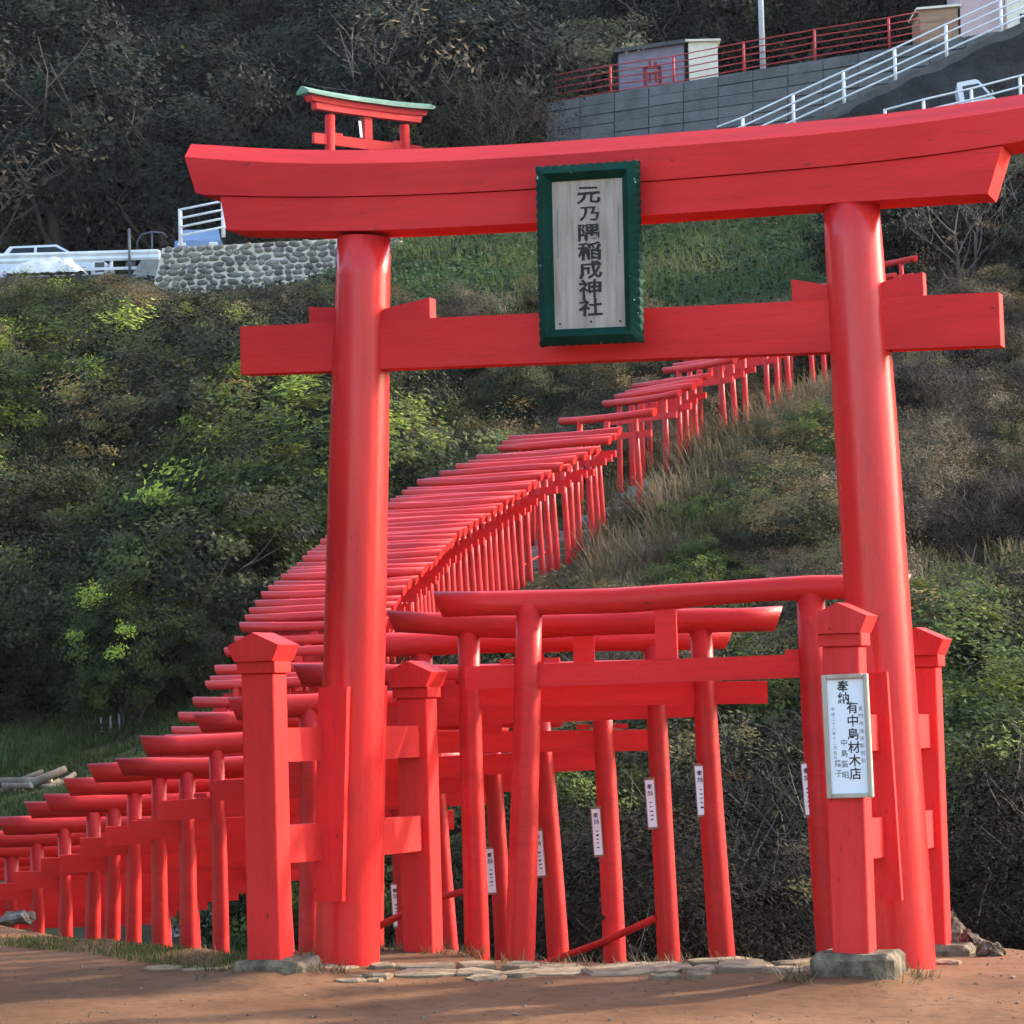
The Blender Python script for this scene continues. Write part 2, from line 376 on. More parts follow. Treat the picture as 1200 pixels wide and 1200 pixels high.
L_DRYGRASS = leaf_mat('dry_grass_blades', [(0, (0.055, 0.048, 0.026)), (0.4, (0.115, 0.095, 0.050)), (0.75, (0.19, 0.155, 0.085)), (1, (0.30, 0.25, 0.15))], 0.3)
L_TWIG = surf('thin_twigs', [(0.3, (0.03, 0.025, 0.02)), (0.7, (0.075, 0.062, 0.05))], rough=0.9, bstr=0)

# ------------------------------------------------------------------ layout: near row of torii, far row of torii, gate
def kas(lx, ly, d, L, yaw):
    """kasagi centre (top) from the pixel of its left end, centre distance, length, yaw"""
    y = math.radians(yaw)
    ax = Vector((math.cos(y), -math.sin(y), 0))
    p = at(lx, ly, d + L / 2 * math.sin(y))
    return p + ax * (L / 2), y
NEAR = []
near_rows = [(515, 693, 16.4, 2.74, 9, .82), (455, 722, 17.0, 2.33, 3, .69), (402, 745, 17.55, 2.40, 0, .71), (345, 783, 18.05, 2.42, -3, .72),
             (275, 815, 18.5, 2.5, -5, .76), (228, 838, 18.95, 2.46, -6, .74), (171, 860, 19.4, 2.5, -7, .75), (139, 889, 19.9, 2.42, -8, .73),
             (109, 894, 20.4, 2.45, -9, .74), (79, 911, 20.9, 2.42, -10, .72), (55, 932, 21.4, 2.45, -10, .74), (30, 941, 21.9, 2.42, -10, .72),
             (1, 958, 22.4, 2.45, -10, .73), (-28, 974, 22.9, 2.42, -10, .72), (-56, 988, 23.4, 2.42, -10, .72), (-84, 1000, 23.9, 2.42, -9, .72),
             (-112, 1010, 24.5, 2.42, -8, .72), (-138, 1018, 25.1, 2.42, -6, .72)]
for r in near_rows:
    p, y = kas(*r[:5]); NEAR.append((p, y, r[3], r[5]))
far_left = [(150, 915), (165, 897), (180, 878), (195, 860), (212, 838), (228, 817), (242, 797), (254, 781), (265, 762), (277, 744), (288, 722), (301, 703), (316, 687), (332, 672), (344, 662),
            (357, 652), (367, 642), (377, 633), (390, 624), (405, 615), (420, 606), (436, 597), (451, 588), (466, 579), (480, 570), (500, 560),
            (517, 553), (536, 546), (551, 537), (568, 531), (585, 520), (598, 513), (658, 490), (707, 470), (723, 461), (743, 448), (778, 432),
            (803, 421), (828, 409), (853, 396), (880, 383), (908, 368), (935, 350), (962, 332), (988, 313), (1172, 210)]
def densify(pts):
    out = []
    for i, (a, b) in enumerate(pts):
        out.append((a, b))
        if i + 1 < len(pts):
            c, d_ = pts[i + 1]
            if (288 <= a < 500 or (500 <= a < 590 and i % 2 == 0) or (700 <= a < 985 and i % 2 == 0) or (a < 288 and i % 3 == 0)) and c - a < 60: out.append(((a + c) / 2, (b + d_) / 2))
    return out
far_left = densify(far_left)
FAR = []
for lx, ly in far_left:
    d = float(np.interp(lx, [150, 195, 290, 375, 480, 598, 658, 707, 778, 930, 1045, 1165], [40, 42, 46, 49, 52, 57, 59.5, 61.5, 64.5, 71, 78, 86]))
    yw = float(np.interp(lx, [195, 480, 598, 658, 707, 778, 1045], [14, 20, 28, 40, 50, 52, 45]))
    p, y = kas(lx, ly, d, 2.5, yw)
    FAR.append((p, y, 2.5, .74))
HT = 2.2      # height of a small torii

GL, GR = on_ground(406, 1135), on_ground(1064, 1139)
GC = (GL + GR) / 2
gu = (GR - GL).normalized(); gn = Vector((-gu.y, gu.x, 0))
GYAW = math.atan2(gu.y, gu.x)
def gate_pt(u, n, z=0.0): return GC + gu * u + gn * n + Vector((0, 0, z))

# ------------------------------------------------------------------ terrain
ctrl = []
def cpx(px, py, d): p = at(px, py, d); ctrl.append((p.x, p.y, p.z))
for p, y, L, s in NEAR: ctrl.append((p.x, p.y, p.z - HT))
for i, (p, y, L, s) in enumerate(FAR):
    if i % 3 == 0 or i > len(FAR) - 4: ctrl.append((p.x, p.y, p.z - HT))
ctrl += [(-12, 24, -1.6), (-9, 30, -1.7), (-4, 30, -1.7), (1, 22, -1.6), (3.5, 19, -1.2), (2, 27, -1.9), (5, 26, -1.6), (8, 22, -1.2), (14, 22, -0.8), (5, 33, -1.0), (9, 32, -0.5),
         (0.5, 34, -1.0), (1.5, 40, 0.2), (-3, 36, -1.6), (16, 34, 0.5), (30, 30, 1.0), (-25, 30, -1.5), (-40, 40, -1), (-60, 60, 0)]
for t in [(0, 945, 50), (80, 925, 52), (150, 872, 56), (30, 900, 55), (-150, 930, 52)]: cpx(*t)
for t in [(-100, 700, 67), (0, 690, 67), (150, 690, 67), (280, 690, 66), (0, 560, 76), (150, 560, 76), (300, 560, 75), (420, 520, 74),
          (0, 430, 86), (150, 430, 86), (300, 410, 84), (0, 330, 95.5), (180, 335, 95.5), (200, 345, 95), (390, 325, 95), (450, 300, 94), (-150, 330, 96),
          (470, 430, 78), (600, 420, 78), (700, 420, 78), (560, 330, 88), (700, 270, 93), (850, 280, 91), (930, 330, 84), (640, 200, 99), (800, 190, 98.5), (1000, 175, 98),
          (760, 660, 53), (850, 620, 55), (950, 600, 56), (820, 700, 49), (930, 700, 48), (900, 520, 62), (960, 500, 65),
          (1060, 620, 56), (1180, 620, 55), (1100, 500, 64), (1190, 480, 64), (1080, 400, 72), (1190, 380, 72), (1100, 280, 84), (1200, 260, 84),
          (1060, 760, 44), (1180, 760, 43), (1350, 600, 56), (1350, 400, 70), (1350, 250, 84)]: cpx(*t)
# road shelf on the left, upper road on the right, wooded slope behind everything
for X in (-45, -30, -18, -12): ctrl += [(X, 96.5, 15.6), (X, 104, 15.8)]
ctrl += [(-7, 104, 16.3), (0, 104, 18.5), (3, 101, 20.6), (8, 101, 20.4), (14, 98, 20.4), (18, 97, 20.6), (24, 98, 21)]
for X in (-60, -40, -25, -12, 0): ctrl += [(X, 116, 21), (X, 130, 31), (X, 150, 46), (X, 190, 62)]
for X in (10, 20, 32): ctrl += [(X, 108, 23.5 + X * 0.06), (X, 118, 26), (X, 132, 34), (X, 150, 47), (X, 190, 63)]
for X in (45, 60, 90): ctrl += [(X, 60, 8), (X, 80, 16), (X, 100, 27), (X, 130, 52), (X, 180, 68), (X, 35, 2)]
ctrl += [(-120, 60, 2), (-120, 100, 16), (-120, 150, 44), (150, 100, 26), (150, 160, 60), (150, 30, 2), (0, 260, 75), (-120, 260, 70), (150, 260, 75)]
CT = np.array(ctrl)
def _rbf_fit():
    A = np.linalg.norm(CT[:, None, :2] - CT[None, :, :2], axis=2)
    n = len(CT)
    K = -A - np.eye(n) * 0.25
    P = np.c_[np.ones(n), CT[:, :2]]
    S = np.block([[K, P], [P.T, np.zeros((3, 3))]])
    return np.linalg.solve(S, np.r_[CT[:, 2], 0, 0, 0])
RW = _rbf_fit()
def rbf(x, y):
    x = np.asarray(x, float).ravel(); y = np.asarray(y, float).ravel()
    D = np.sqrt((x[:, None] - CT[None, :, 0]) ** 2 + (y[:, None] - CT[None, :, 1]) ** 2)
    n = len(CT)
    return -D @ RW[:n] + RW[n] + RW[n + 1] * x + RW[n + 2] * y
EDGE_X = [-60, -12, -6, -3.43, -2.6, -1.75, -1.35, -1.1, -.45, -.2, 0.3, 1.2, 1.85, 2.05, 2.7, 2.9, 4, 10, 60]
EDGE_Y = [34, 22.5, 20.3, 18.9, 17.9, 16.7, 16.75, 17.15, 17.1, 16.1, 15.85, 15.62, 15.5, 16.25, 16.2, 15.75, 16.0, 17, 26]
def edge_y(x): return np.interp(x, EDGE_X, EDGE_Y)
def hgt(x, y):
    """height of the hillside sheet (the terrace is its own sheet above it)"""
    x = np.asarray(x, float).ravel(); y = np.asarray(y, float).ravel()
    h = rbf(x, y)
    t = np.clip((y - edge_y(x)) / 1.2, 0, 1)
    inside = np.full_like(h, -0.7)
    h2 = inside * (1 - t) + np.minimum(h, 200) * t
    near = np.clip((40 - y) / 15, 0, 1)
    return h2 if len(h2) > 1 else h2
def h1(x, y): return float(hgt([x], [y])[0])
def axis_vals(lo, hi, flo, fhi, fine, coarse):
    a = list(np.arange(lo, flo, coarse)) + list(np.arange(flo, fhi, fine)) + list(np.arange(fhi, hi + coarse, coarse))
    return np.array(a)
gx = axis_vals(-300, 300, -28, 30, 0.7, 8.0); gy = axis_vals(-120, 420, 14, 125, 0.8, 8.0)
GX, GY = np.meshgrid(gx, gy)
HZ = hgt(GX, GY).reshape(GX.shape)
rs = np.random.RandomState(5)
fine_mask = (GX > -28) & (GX < 30) & (GY > 24) & (GY < 125)
HZ = HZ + fine_mask * rs.normal(0, 0.05, HZ.shape)
def grid_obj(name, X, Y, Z, mat):
    ny, nx = X.shape
    me = bpy.data.meshes.new(name)
    V = np.c_[X.ravel(), Y.ravel(), Z.ravel()]
    idx = np.arange(ny * nx).reshape(ny, nx)
    Q = np.stack([idx[:-1, :-1], idx[:-1, 1:], idx[1:, 1:], idx[1:, :-1]], -1).reshape(-1, 4)
    me.vertices.add(len(V)); me.vertices.foreach_set('co', V.astype(np.float32).ravel())
    me.loops.add(Q.size); me.loops.foreach_set('vertex_index', Q.astype(np.int32).ravel())
    me.polygons.add(len(Q)); me.polygons.foreach_set('loop_start', (np.arange(len(Q)) * 4).astype(np.int32))
    me.polygons.foreach_set('loop_total', np.full(len(Q), 4, np.int32))
    me.polygons.foreach_set('use_smooth', np.ones(len(Q), bool))
    me.materials.append(mat); me.update(calc_edges=True)
    return link(name, me)
tag(grid_obj('hillside', GX, GY, HZ, SOIL), 'wooded hillside and valley behind the gate', 'hillside', kind='structure')

# terrace of packed dirt in front of and under the gate
txs = np.r_[np.arange(-60, -6, 3.0), np.arange(-6, 6, 0.12), np.arange(6, 61, 3.0)]
tn = np.r_[np.linspace(-25, -6, 8), np.linspace(-5.5, -0.15, 42), [-0.06, 0.0, 0.05, 0.12, 0.2, 0.3]]
TX = np.repeat(txs[None, :], len(tn), 0)
TYv = edge_y(txs)[None, :] + tn[:, None]
TZ = np.zeros_like(TX)
MOUND = [gate_pt(-1.74, -.72)[:2], gate_pt(1.46, -.74)[:2]]
for i in range(len(tn)):
    for j in range(len(txs)):
        x, y = TX[i, j], TYv[i, j]
        z = 0.03 * noise.noise((x * 0.5, y * 0.5, 0)) + 0.016 * noise.noise((x * 2.3, y * 1.6, 3)) + 0.008 * noise.noise((x * 7, y * 5, 9))
        if tn[i] > -1.2 and x < -1.7: z += 0.05 * min(1, (tn[i] + 1.2)) * (0.5 + noise.noise((x * 1.5, 2, 1)))
        for bx_, by_ in MOUND: z += .085 * math.exp(-((x - bx_) ** 2 + (y - by_) ** 2) / .16)
        if tn[i] > 0: z -= (tn[i] / 0.3) ** 0.8 * 1.0
        TZ[i, j] = z
tag(grid_obj('ground', TX, TYv, TZ, DIRT), 'packed brown dirt terrace in front of the gate', 'ground', kind='structure')
def terr_z(x, y):
    return 0.03 * noise.noise((x * 0.5, y * 0.5, 0)) + 0.016 * noise.noise((x * 2.3, y * 1.6, 3))

# ------------------------------------------------------------------ the great gate
gate = thing('great_torii_gate', 'large red wooden torii gate with braced square side posts and curved top beam', 'torii gate', GC, GYAW)
def loft_beam(us, zb, zt, n0, n1, roof=0.0, end_l=0.0, end_r=0.0, bev=0.008):
    """beam along u with bottom / top curves; roof > 0 gives a ridge; ends slant outwards at the top"""
    m = MB(); nu = len(us); vs_ = []
    prof = 6 if roof > 0 else 4
    for i, u in enumerate(us):
        b, t = zb[i], zt[i]
        sl_b = sl_t = 0
        if i == 0: sl_b = end_l
        if i == nu - 1: sl_b = -end_r
        row = [(u + sl_b, n0, b), (u + sl_b, n1, b), (u, n1, t)]
        if roof > 0: row += [(u - (0.02 if i == 0 else 0) + (0.02 if i == nu - 1 else 0), (n0 + n1) / 2 + 0.03, t + roof), (u - (0.02 if i == 0 else 0) + (0.02 if i == nu - 1 else 0), (n0 + n1) / 2 - 0.03, t + roof)]
        row += [(u, n0, t)]
        vs_ += row
    fs = []
    for i in range(nu - 1):
        for k in range(prof):
            fs.append((i * prof + k, i * prof + (k + 1) % prof, (i + 1) * prof + (k + 1) % prof, (i + 1) * prof + k))
    fs.append(list(range(prof))); fs.append([(nu - 1) * prof + k for k in range(prof)][::-1])
    m.add(vs_, fs)
    return m
us = np.linspace(-2.40, 2.47, 40)
kb = np.interp(us, [-2.42, -1.95, -1.446, -.9, -.284, .6, 1.479, 2.0, 2.47], [4.432, 4.378, 4.337, 4.308, 4.288, 4.276, 4.276, 4.292, 4.328])
kt = np.interp(us, [-2.42, -1.95, -1.441, -.9, -.23, .69, 1.485, 2.0, 2.47], [4.648, 4.573, 4.521, 4.488, 4.465, 4.454, 4.451, 4.468, 4.502])
def smooth(a):
    for _ in range(6): a[1:-1] = (a[:-2] + 2 * a[1:-1] + a[2:]) / 4
    return a
smooth(kb); smooth(kt)
loft_beam(us, kb, kt, -.168, .168, roof=.10, end_l=.065, end_r=.065).build('top_beam', RED_BEAM, gate)
us2 = np.linspace(-2.19, 2.27, 36)
sb = smooth(np.interp(us2, [-2.2, -1.297, -.29, 1.334, 2.28], [4.206, 4.132, 4.100, 4.080, 4.062]))
st = np.interp(us2, us, kb) - 0.004
loft_beam(us2, sb, st, -.152, .152, end_l=.035, end_r=.085).build('second_beam', RED_BEAM, gate)
m = MB()
z0l, z1l, z0r, z1r = 3.381, 3.655, 3.272, 3.552
m.hexa([(-2.12, -.07, z0l), (2.21, -.07, z0r), (2.21, .07, z0r), (-2.12, .07, z0l), (-2.12, -.07, z1l), (2.21, -.07, z1r), (2.21, .07, z1r), (-2.12, .07, z1l)])
m.build('tie_beam', RED_BEAM, gate)
def nuki_top(u): return z1l + (z1r - z1l) * (u + 2.12) / 4.33
PIL = [(-1.585, -1.372), (1.555, 1.428)]
def pil_u(k, z): return PIL[k][0] + (PIL[k][1] - PIL[k][0]) * z / 4.15
def wedge(ua, ub, ha, hb):
    z_a, z_b = nuki_top(ua) + .003, nuki_top(ub) + .003
    return MB().hexa([(ua, -.05, z_a), (ub, -.05, z_b), (ub, .05, z_b), (ua, .05, z_a), (ua, -.05, z_a + ha), (ub, -.05, z_b + hb), (ub, .05, z_b + hb), (ua, .05, z_a + ha)])
for ua, ub, ha, hb in [(-1.70, -1.42, .095, .075), (-1.42, -.97, .03, .115), (1.10, 1.42, .12, .055), (1.46, 1.81, .055, .125)]:
    wedge(ua, ub, ha, hb).build('wedge', RED_BEAM, gate)
rng = random.Random(3)
for k in (0, 1):
    m = MB()
    zs = [-.25, .0, .25, .6, 1.0, 1.5, 2.0, 2.5, 3.0, 3.5, 3.9, 4.12]
    top = 4.12
    rad = [float(np.interp(z, [-.25, .6, 3.0, 4.15], [.183, .180, .168, .150])) for z in zs]
    m.tube([(pil_u(k, z), 0, z) for z in zs[:-1]] + [(pil_u(k, 4.12), 0, 4.12)], rad, n=40, rng=rng, wob=.004)
    m.build('pillar', RED_PILLAR, gate)
POSTS = [(-1.74, -.72, .135, 0), (-1.47, .93, -.03, 0), (1.46, -.74, .185, 1), (1.565, .88, .07, 1)]
pl_rng = random.Random(8)
for (pu, pn, zb, k) in POSTS:
    h = 1.53
    m = MB(); m.box((pu, pn, zb + h / 2 - .02), (.188, .188, h + .04), bev=.006)
    post = m.build('side_post', RED_POST, gate)
    m = MB()
    z = zb + h
    m.box((pu, pn, z + .033), (.225, .225, .066), bev=.004)
    w0, w1 = .112, .150
    z1 = z + .066
    fr = [(-w0, z1), (w0, z1), (w1, z1 + .085), (0, z1 + .155), (-w1, z1 + .085)]
    m.prism([(pu + a, b) for a, b in fr], pn - .145, pn + .145, 'y')
    m.build('post_cap', RED_POST, post)
for k in (0, 1):
    f = [p for p in POSTS if p[3] == k]
    (fu, fn, fz, _), (ru, rn, rz_, _) = f
    for zc, hh in ((1.26, .185), (.72, .205)):
        m = MB()
        pu = pil_u(k, zc)
        a = (fu, fn + .09, zc + .015); b = (ru, rn - .09, zc - .015)
        # bar runs from the front post through the pillar to the rear post
        def bar(p, q, w=.052):
            m.hexa([(p[0] - w, p[1], p[2] - hh / 2), (p[0] + w, p[1], p[2] - hh / 2), (q[0] + w, q[1], q[2] - hh / 2), (q[0] - w, q[1], q[2] - hh / 2),
                    (p[0] - w, p[1], p[2] + hh / 2), (p[0] + w, p[1], p[2] + hh / 2), (q[0] + w, q[1], q[2] + hh / 2), (q[0] - w, q[1], q[2] + hh / 2)])
        bar(a, (pu, 0, zc)); bar((pu, 0.0, zc), b)
        m.build('brace_bar', RED_BEAM, gate)
    for n_ in (-.29, .29):
        m = MB()
        uu0, uu1 = pil_u(k, .4), pil_u(k, 1.58)
        w = .085; t = .025
        m.hexa([(uu0 - w, n_ - t, .40), (uu0 + w, n_ - t, .40), (uu0 + w, n_ + t, .40), (uu0 - w, n_ + t, .40),
                (uu1 - w, n_ - t, 1.58), (uu1 + w, n_ - t, 1.58), (uu1 + w, n_ + t, 1.58), (uu1 - w, n_ + t, 1.58)])
        m.build('clamp_board', RED_POST, gate)
# stone plinths under the side posts
def rough_block(sx, sy, sz, seed, amp=.02, cuts=3, mat=STONE_PLINTH, bev=.03):
    bm = bmesh.new(); bmesh.ops.create_cube(bm, size=1.0)
    bmesh.ops.scale(bm, vec=(sx, sy, sz), verts=bm.verts)
    bmesh.ops.bevel(bm, geom=list(bm.edges), offset=bev, segments=1, affect='EDGES')
    bmesh.ops.subdivide_edges(bm, edges=list(bm.edges), cuts=cuts, use_grid_fill=True)
    for v in bm.verts:
        q = v.co * (2.5 / max(sx, sy)) + Vector((seed * 7.1, seed * 3.3, 0))
        v.co += Vector(noise.noise_vector(q)) * amp + Vector(noise.noise_vector(q * 3)) * amp * .5
    me = bpy.data.meshes.new('block'); bm.to_mesh(me); bm.free(); me.materials.append(mat)
    return me
for i, (pu, pn, zb, k) in enumerate(POSTS):
    hh = .24
    p = gate_pt(pu + (.04 if k == 0 else .02), pn, zb - hh / 2 - .005)
    o = link('stone_plinth', rough_block(.42, .32, hh, i + 1, .016), None, p)
    o.rotation_euler = (0, 0, GYAW + pl_rng.uniform(-.05, .05))
    tag(o, ['rough grey stone block under the front left gate post', 'mossy dark stone block under the rear left gate post',
            'grass grown stone block under the post that carries the white sign', 'low stone block under the rear right gate post'][i], 'stone block')

# ------------------------------------------------------------------ lettering
def glyph_mesh(ch, size, bold=0.0):
    cu = bpy.data.curves.new('glyph', 'FONT')
    cu.body = ch; cu.size = size; cu.offset = bold * size; cu.align_x = 'CENTER'; cu.align_y = 'CENTER'
    cu.resolution_u = 3
    ob = bpy.data.objects.new('glyph', cu); COL.objects.link(ob)
    dg = bpy.context.evaluated_depsgraph_get(); dg.update()
    me = bpy.data.meshes.new_from_object(ob.evaluated_get(dg))
    bpy.data.objects.remove(ob); bpy.data.curves.remove(cu)
    return me
def add_text(mb, ch, cx, cz, y, size, bold=.012, stretch=1.0, wob=0.0, thick=.002):
    me = glyph_mesh(ch, size, bold)
    if len(me.vertices) == 0: return
    co = [v.co.copy() for v in me.vertices]
    xs = [c.x for c in co]; ys = [c.y for c in co]
    mx, my = (min(xs) + max(xs)) / 2, (min(ys) + max(ys)) / 2
    out = []
    for c in co:
        x, z = (c.x - mx), (c.y - my) * stretch
        if wob:
            w = noise.noise_vector((x / size * 3.1 + cz * 9, z / size * 3.1, cx))
            x += w.x * wob * size; z += w.y * wob * size
        out.append((cx + x, y, cz + z))
    mb.add(out, [list(p.vertices) for p in me.polygons])
    bpy.data.meshes.remove(me)

# plaque: green frame, weathered board, seven brushed characters
plq_u0, plq_u1, plq_z0, plq_z1 = -.272, .313, 3.395, 4.385
pc = gate_pt((plq_u0 + plq_u1) / 2, -.235, plq_z0)
plaque = thing('shrine_plaque', 'upright weathered wooden plaque in a scalloped dark green frame on the great gate', 'plaque', pc, GYAW)
plaque.rotation_euler = (math.radians(3.0), math.radians(1.3), GYAW)
W2, HH = (plq_u1 - plq_u0) / 2, plq_z1 - plq_z0
fw = .092
def scallop_bar(a, b, w_in, inward, n_sc):
    """frame bar from corner a to b (x,z); outer edge scalloped, inner edge straight, mitred, bevelled towards the board"""
    a, b = Vector(a), Vector(b); t = (b - a); Lg = t.length; t.normalize(); inn = Vector(inward)
    m = MB(); k = n_sc * 4 + 1
    front, outer_b, inner = [], [], []
    for i in range(k):
        s = i / (k - 1) * Lg
        wv = .007 * abs(math.sin(math.pi * i / 4.0))
        si = w_in + (Lg - 2 * w_in) * i / (k - 1)
        po = a + t * s + inn * (.010 - wv)
        pm = a + t * (w_in * .55 + (Lg - w_in * 1.1) * i / (k - 1)) + inn * (w_in * .55)
        pi = a + t * si + inn * w_in
        front.append((po, pm, pi))
    vs_ = []
    for po, pm, pi in front:
        vs_ += [(po.x, -.015, po.y), (po.x, .05, po.y), (pm.x, -.055, pm.y), (pi.x, -.012, pi.y), (pi.x, .05, pi.y)]
    fs = []
    for i in range(k - 1):
        o, q = i * 5, (i + 1) * 5
        for x, y in ((1, 0), (0, 2), (2, 3), (3, 4), (4, 1)):
            fs.append((o + x, o + y, q + y, q + x))
    fs.append([1, 0, 2, 3, 4]); fs.append([(k - 1) * 5 + j for j in (4, 3, 2, 0, 1)])
    m.add(vs_, fs)
    return m
cA, cB, cC, cD = (-W2, 0), (W2, 0), (W2, HH), (-W2, HH)
frame = bpy.data.objects.new('frame', None); COL.objects.link(frame); frame.parent = plaque
for a, b, inn, ns in ((cA, cB, (0, 1), 12), (cB, cC, (-1, 0), 20), (cC, cD, (0, -1), 12), (cD, cA, (1, 0), 20)):
    scallop_bar(a, b, fw, inn, ns).build('frame_rail', GREEN_FRAME, frame)
m = MB(); m.box((0, .012, HH / 2), (2 * W2 - 2 * fw + .03, .03, HH - 2 * fw + .03))
board = m.build('board', PLAQUE_WOOD, plaque)
for sx in (-1, 1):       # two dark slots in the board and the nail heads
    MB().box((sx * (W2 - fw - .028), -.0045, HH * .62), (.004, .003, HH * .26)).build('groove', INK_FAINT, board)
    MB().tube([(sx * (W2 - fw - .03), -.003, fw + .03), (sx * (W2 - fw - .03), -.008, fw + .03)], .006, n=8).build('nail', INK, board)
MB().tube([(.005, -.003, fw + .035), (.005, -.008, fw + .035)], .006, n=8).build('nail', INK, board)
cz = np.linspace(HH - fw - .085, fw + .115, 7)
for i, ch in enumerate('元乃隅稲成神社'):
    mb = MB(); add_text(mb, ch, .006 + .004 * math.sin(i * 2.1), float(cz[i]), -.0055, .137 if i != 1 else .118, bold=.022, stretch=.74, wob=.05)
    mb.build('character', INK, plaque)

# framed dedication sign on the right front post
su, sn, sz, _ = POSTS[2]
sg = thing('dedication_sign', 'tall white framed dedication board with black brush lettering on the right post', 'sign', gate_pt(su + .03, sn - .112, .955), GYAW)
sg.rotation_euler = (0, math.radians(-.8), GYAW)
sw, sh = .118, .62
sf = bpy.data.objects.new('frame', None); COL.objects.link(sf); sf.parent = sg
fb = .024
for (x, z, sx, szz) in ((-sw + fb / 2, sh / 2, fb, sh), (sw - fb / 2, sh / 2, fb, sh), (0, fb / 2, 2 * sw - 2 * fb - .001, fb), (0, sh - fb / 2, 2 * sw - 2 * fb - .001, fb)):
    MB().box((x, -.005, z), (sx, .035, szz), bev=.005).build('frame_rail', SIGN_FRAME, sf)
MB().box((0, .004, sh / 2), (2 * sw - 2 * fb + .01, .014, sh - 2 * fb + .01)).build('board', SIGN_WHITE, sg)
ty = -.0042
def column(text, x, ztop, step, size, bold, mat=INK, name='lettering', wob=.02):
    for i, ch in enumerate(text):
        mb = MB(); add_text(mb, ch, x, ztop - i * step, ty, size, bold, wob=wob)
        mb.build('character', mat, sg)
column('奉納', -.012, .560, .058, .062, .018)
column('有中島材木店', .030, .452, .066, .063, .014)
column('中島賢昭', -.020, .278, .054, .038, .010, INK_FAINT)
column('隆子', -.054, .175, .05, .038, .010, INK_FAINT)
column('長門市油谷新別名', .072, .445, .037, .024, .006, INK_FAINT)
column('平成二十八年十二月吉日', -.068, .445, .024, .020, .004, INK_FAINT)

# ------------------------------------------------------------------ small torii
def torii_parts(root, L, half, H, seed, leg_r=.075, log_r=.072, plate=None, splay=(.05, .08), simple=False):
    rng = random.Random(seed)
    nseg = 5 if simple else 11; ns = 8 if simple else 14
    # crossbeam log, slightly crooked, ends sawn at a slant
    b1, b2 = rng.uniform(-.015, .015), rng.uniform(-.012, .012)
    pts, rad = [], []
    zc = H - log_r
    for i in range(nseg):
        t = i / (nseg - 1)
        pts.append((-L / 2 + L * t, .012 * math.sin(t * 5 + seed), zc + b1 * math.sin(t * math.pi * 1.5 + seed) + b2 * math.sin(t * 9 + seed) + .006 * (abs(t - .5) * 2) ** 3))
        rad.append(log_r * (1.05 - .10 * t if seed % 2 else .95 + .10 * t) * (1 + rng.uniform(-.05, .05)))
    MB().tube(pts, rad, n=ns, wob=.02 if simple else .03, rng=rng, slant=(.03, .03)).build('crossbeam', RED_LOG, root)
    nz_ = H - .43 - .075
    ext = .40
    nh = .135
    dz = rng.uniform(-.015, .015)
    m = MB()
    xe = half + ext
    m.hexa([(-xe, -.024, nz_ - nh / 2 - dz), (xe, -.024, nz_ - nh / 2 + dz), (xe, .024, nz_ - nh / 2 + dz), (-xe, .024, nz_ - nh / 2 - dz),
            (-xe, -.024, nz_ + nh / 2 - dz), (xe, -.024, nz_ + nh / 2 + dz), (xe, .024, nz_ + nh / 2 + dz), (-xe, .024, nz_ + nh / 2 - dz)])
    m.build('tie_beam', RED_BEAM, root)
    g0, g1 = nz_ + nh / 2 + .001, H - log_r * 1.75
    MB().box((rng.uniform(-.03, .03), -.004, (g0 + g1) / 2), (.125, .05, g1 - g0)).build('strut', RED_BEAM, root)
    legs = []
    for s in (-1, 1):
        top = (s * half, 0, H - log_r * 1.2)
        bot = (s * (half + splay[0 if s < 0 else 1]), 0, -.6)
        rr = leg_r * rng.uniform(.93, 1.07)
        P_, R_ = [], []
        k = 4 if simple else 8
        for i in range(k):
            t = i / (k - 1)
            P_.append((bot[0] + (top[0] - bot[0]) * t + .010 * math.sin(t * 4 + seed + s), .008 * math.sin(t * 6 + seed), bot[2] + (top[2] - bot[2]) * t))
            R_.append(rr * (1.13 - .22 * t))
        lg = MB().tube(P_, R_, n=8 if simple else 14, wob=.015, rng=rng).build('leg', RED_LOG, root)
        legs.append((lg, P_, R_))
        if not simple:     # wedges on the tie beam beside each leg
            for w_ in (-1, 1):
                x = s * half * 1.02 + s * w_ * (leg_r + .05)
                MB().box((x, 0, nz_ + nh / 2 + .016), (.085, .04, .03)).build('wedge', RED_BEAM, root)
    if plate is not None:
        lg, P_, R_ = legs[1]
        z = plate
        t = (z + .6) / (H - log_r * 1.2 + .6)
        x = P_[0][0] + (P_[-1][0] - P_[0][0]) * t
        an = math.radians(rng.uniform(208, 220))
        r = leg_r * 1.02 + .012
        bp = bpy.data.objects.new('name_plate', None); COL.objects.link(bp); bp.parent = root
        bp.location = (x + math.cos(an) * r, math.sin(an) * r, z); bp.rotation_euler = (0, math.radians(-3), math.radians(rng.uniform(-14, -6)))
        MB().box((0, .004, 0), (.066, .014, .32), bev=.002).build('backing', PLATE_BROWN, bp)
        MB().box((0, -.005, 0), (.052, .006, .29)).build('face', SIGN_WHITE, bp)
        mb = MB()
        for i, ch in enumerate('奉納'): add_text(mb, ch, 0, .105 - i * .04, -.0095, .034, .02)
        q = random.Random(seed * 3)
        for i in range(5):     # faded small lettering, not legible in the photograph
            zz = .005 - i * .026
            for _ in range(3):
                mb.add([(-.011 + q.uniform(0, .006), -.0095, zz + q.uniform(-.007, .007)), (.006 + q.uniform(0, .006), -.0095, zz + q.uniform(-.007, .007)),
                        (.010, -.0095, zz + .003), (-.009, -.0095, zz + .003 + q.uniform(0, .002))], [(0, 1, 2, 3)])
        mb.build('lettering', INK, bp)['kind'] = 'stuff'
near_group = 'small torii on the descending path behind the gate'
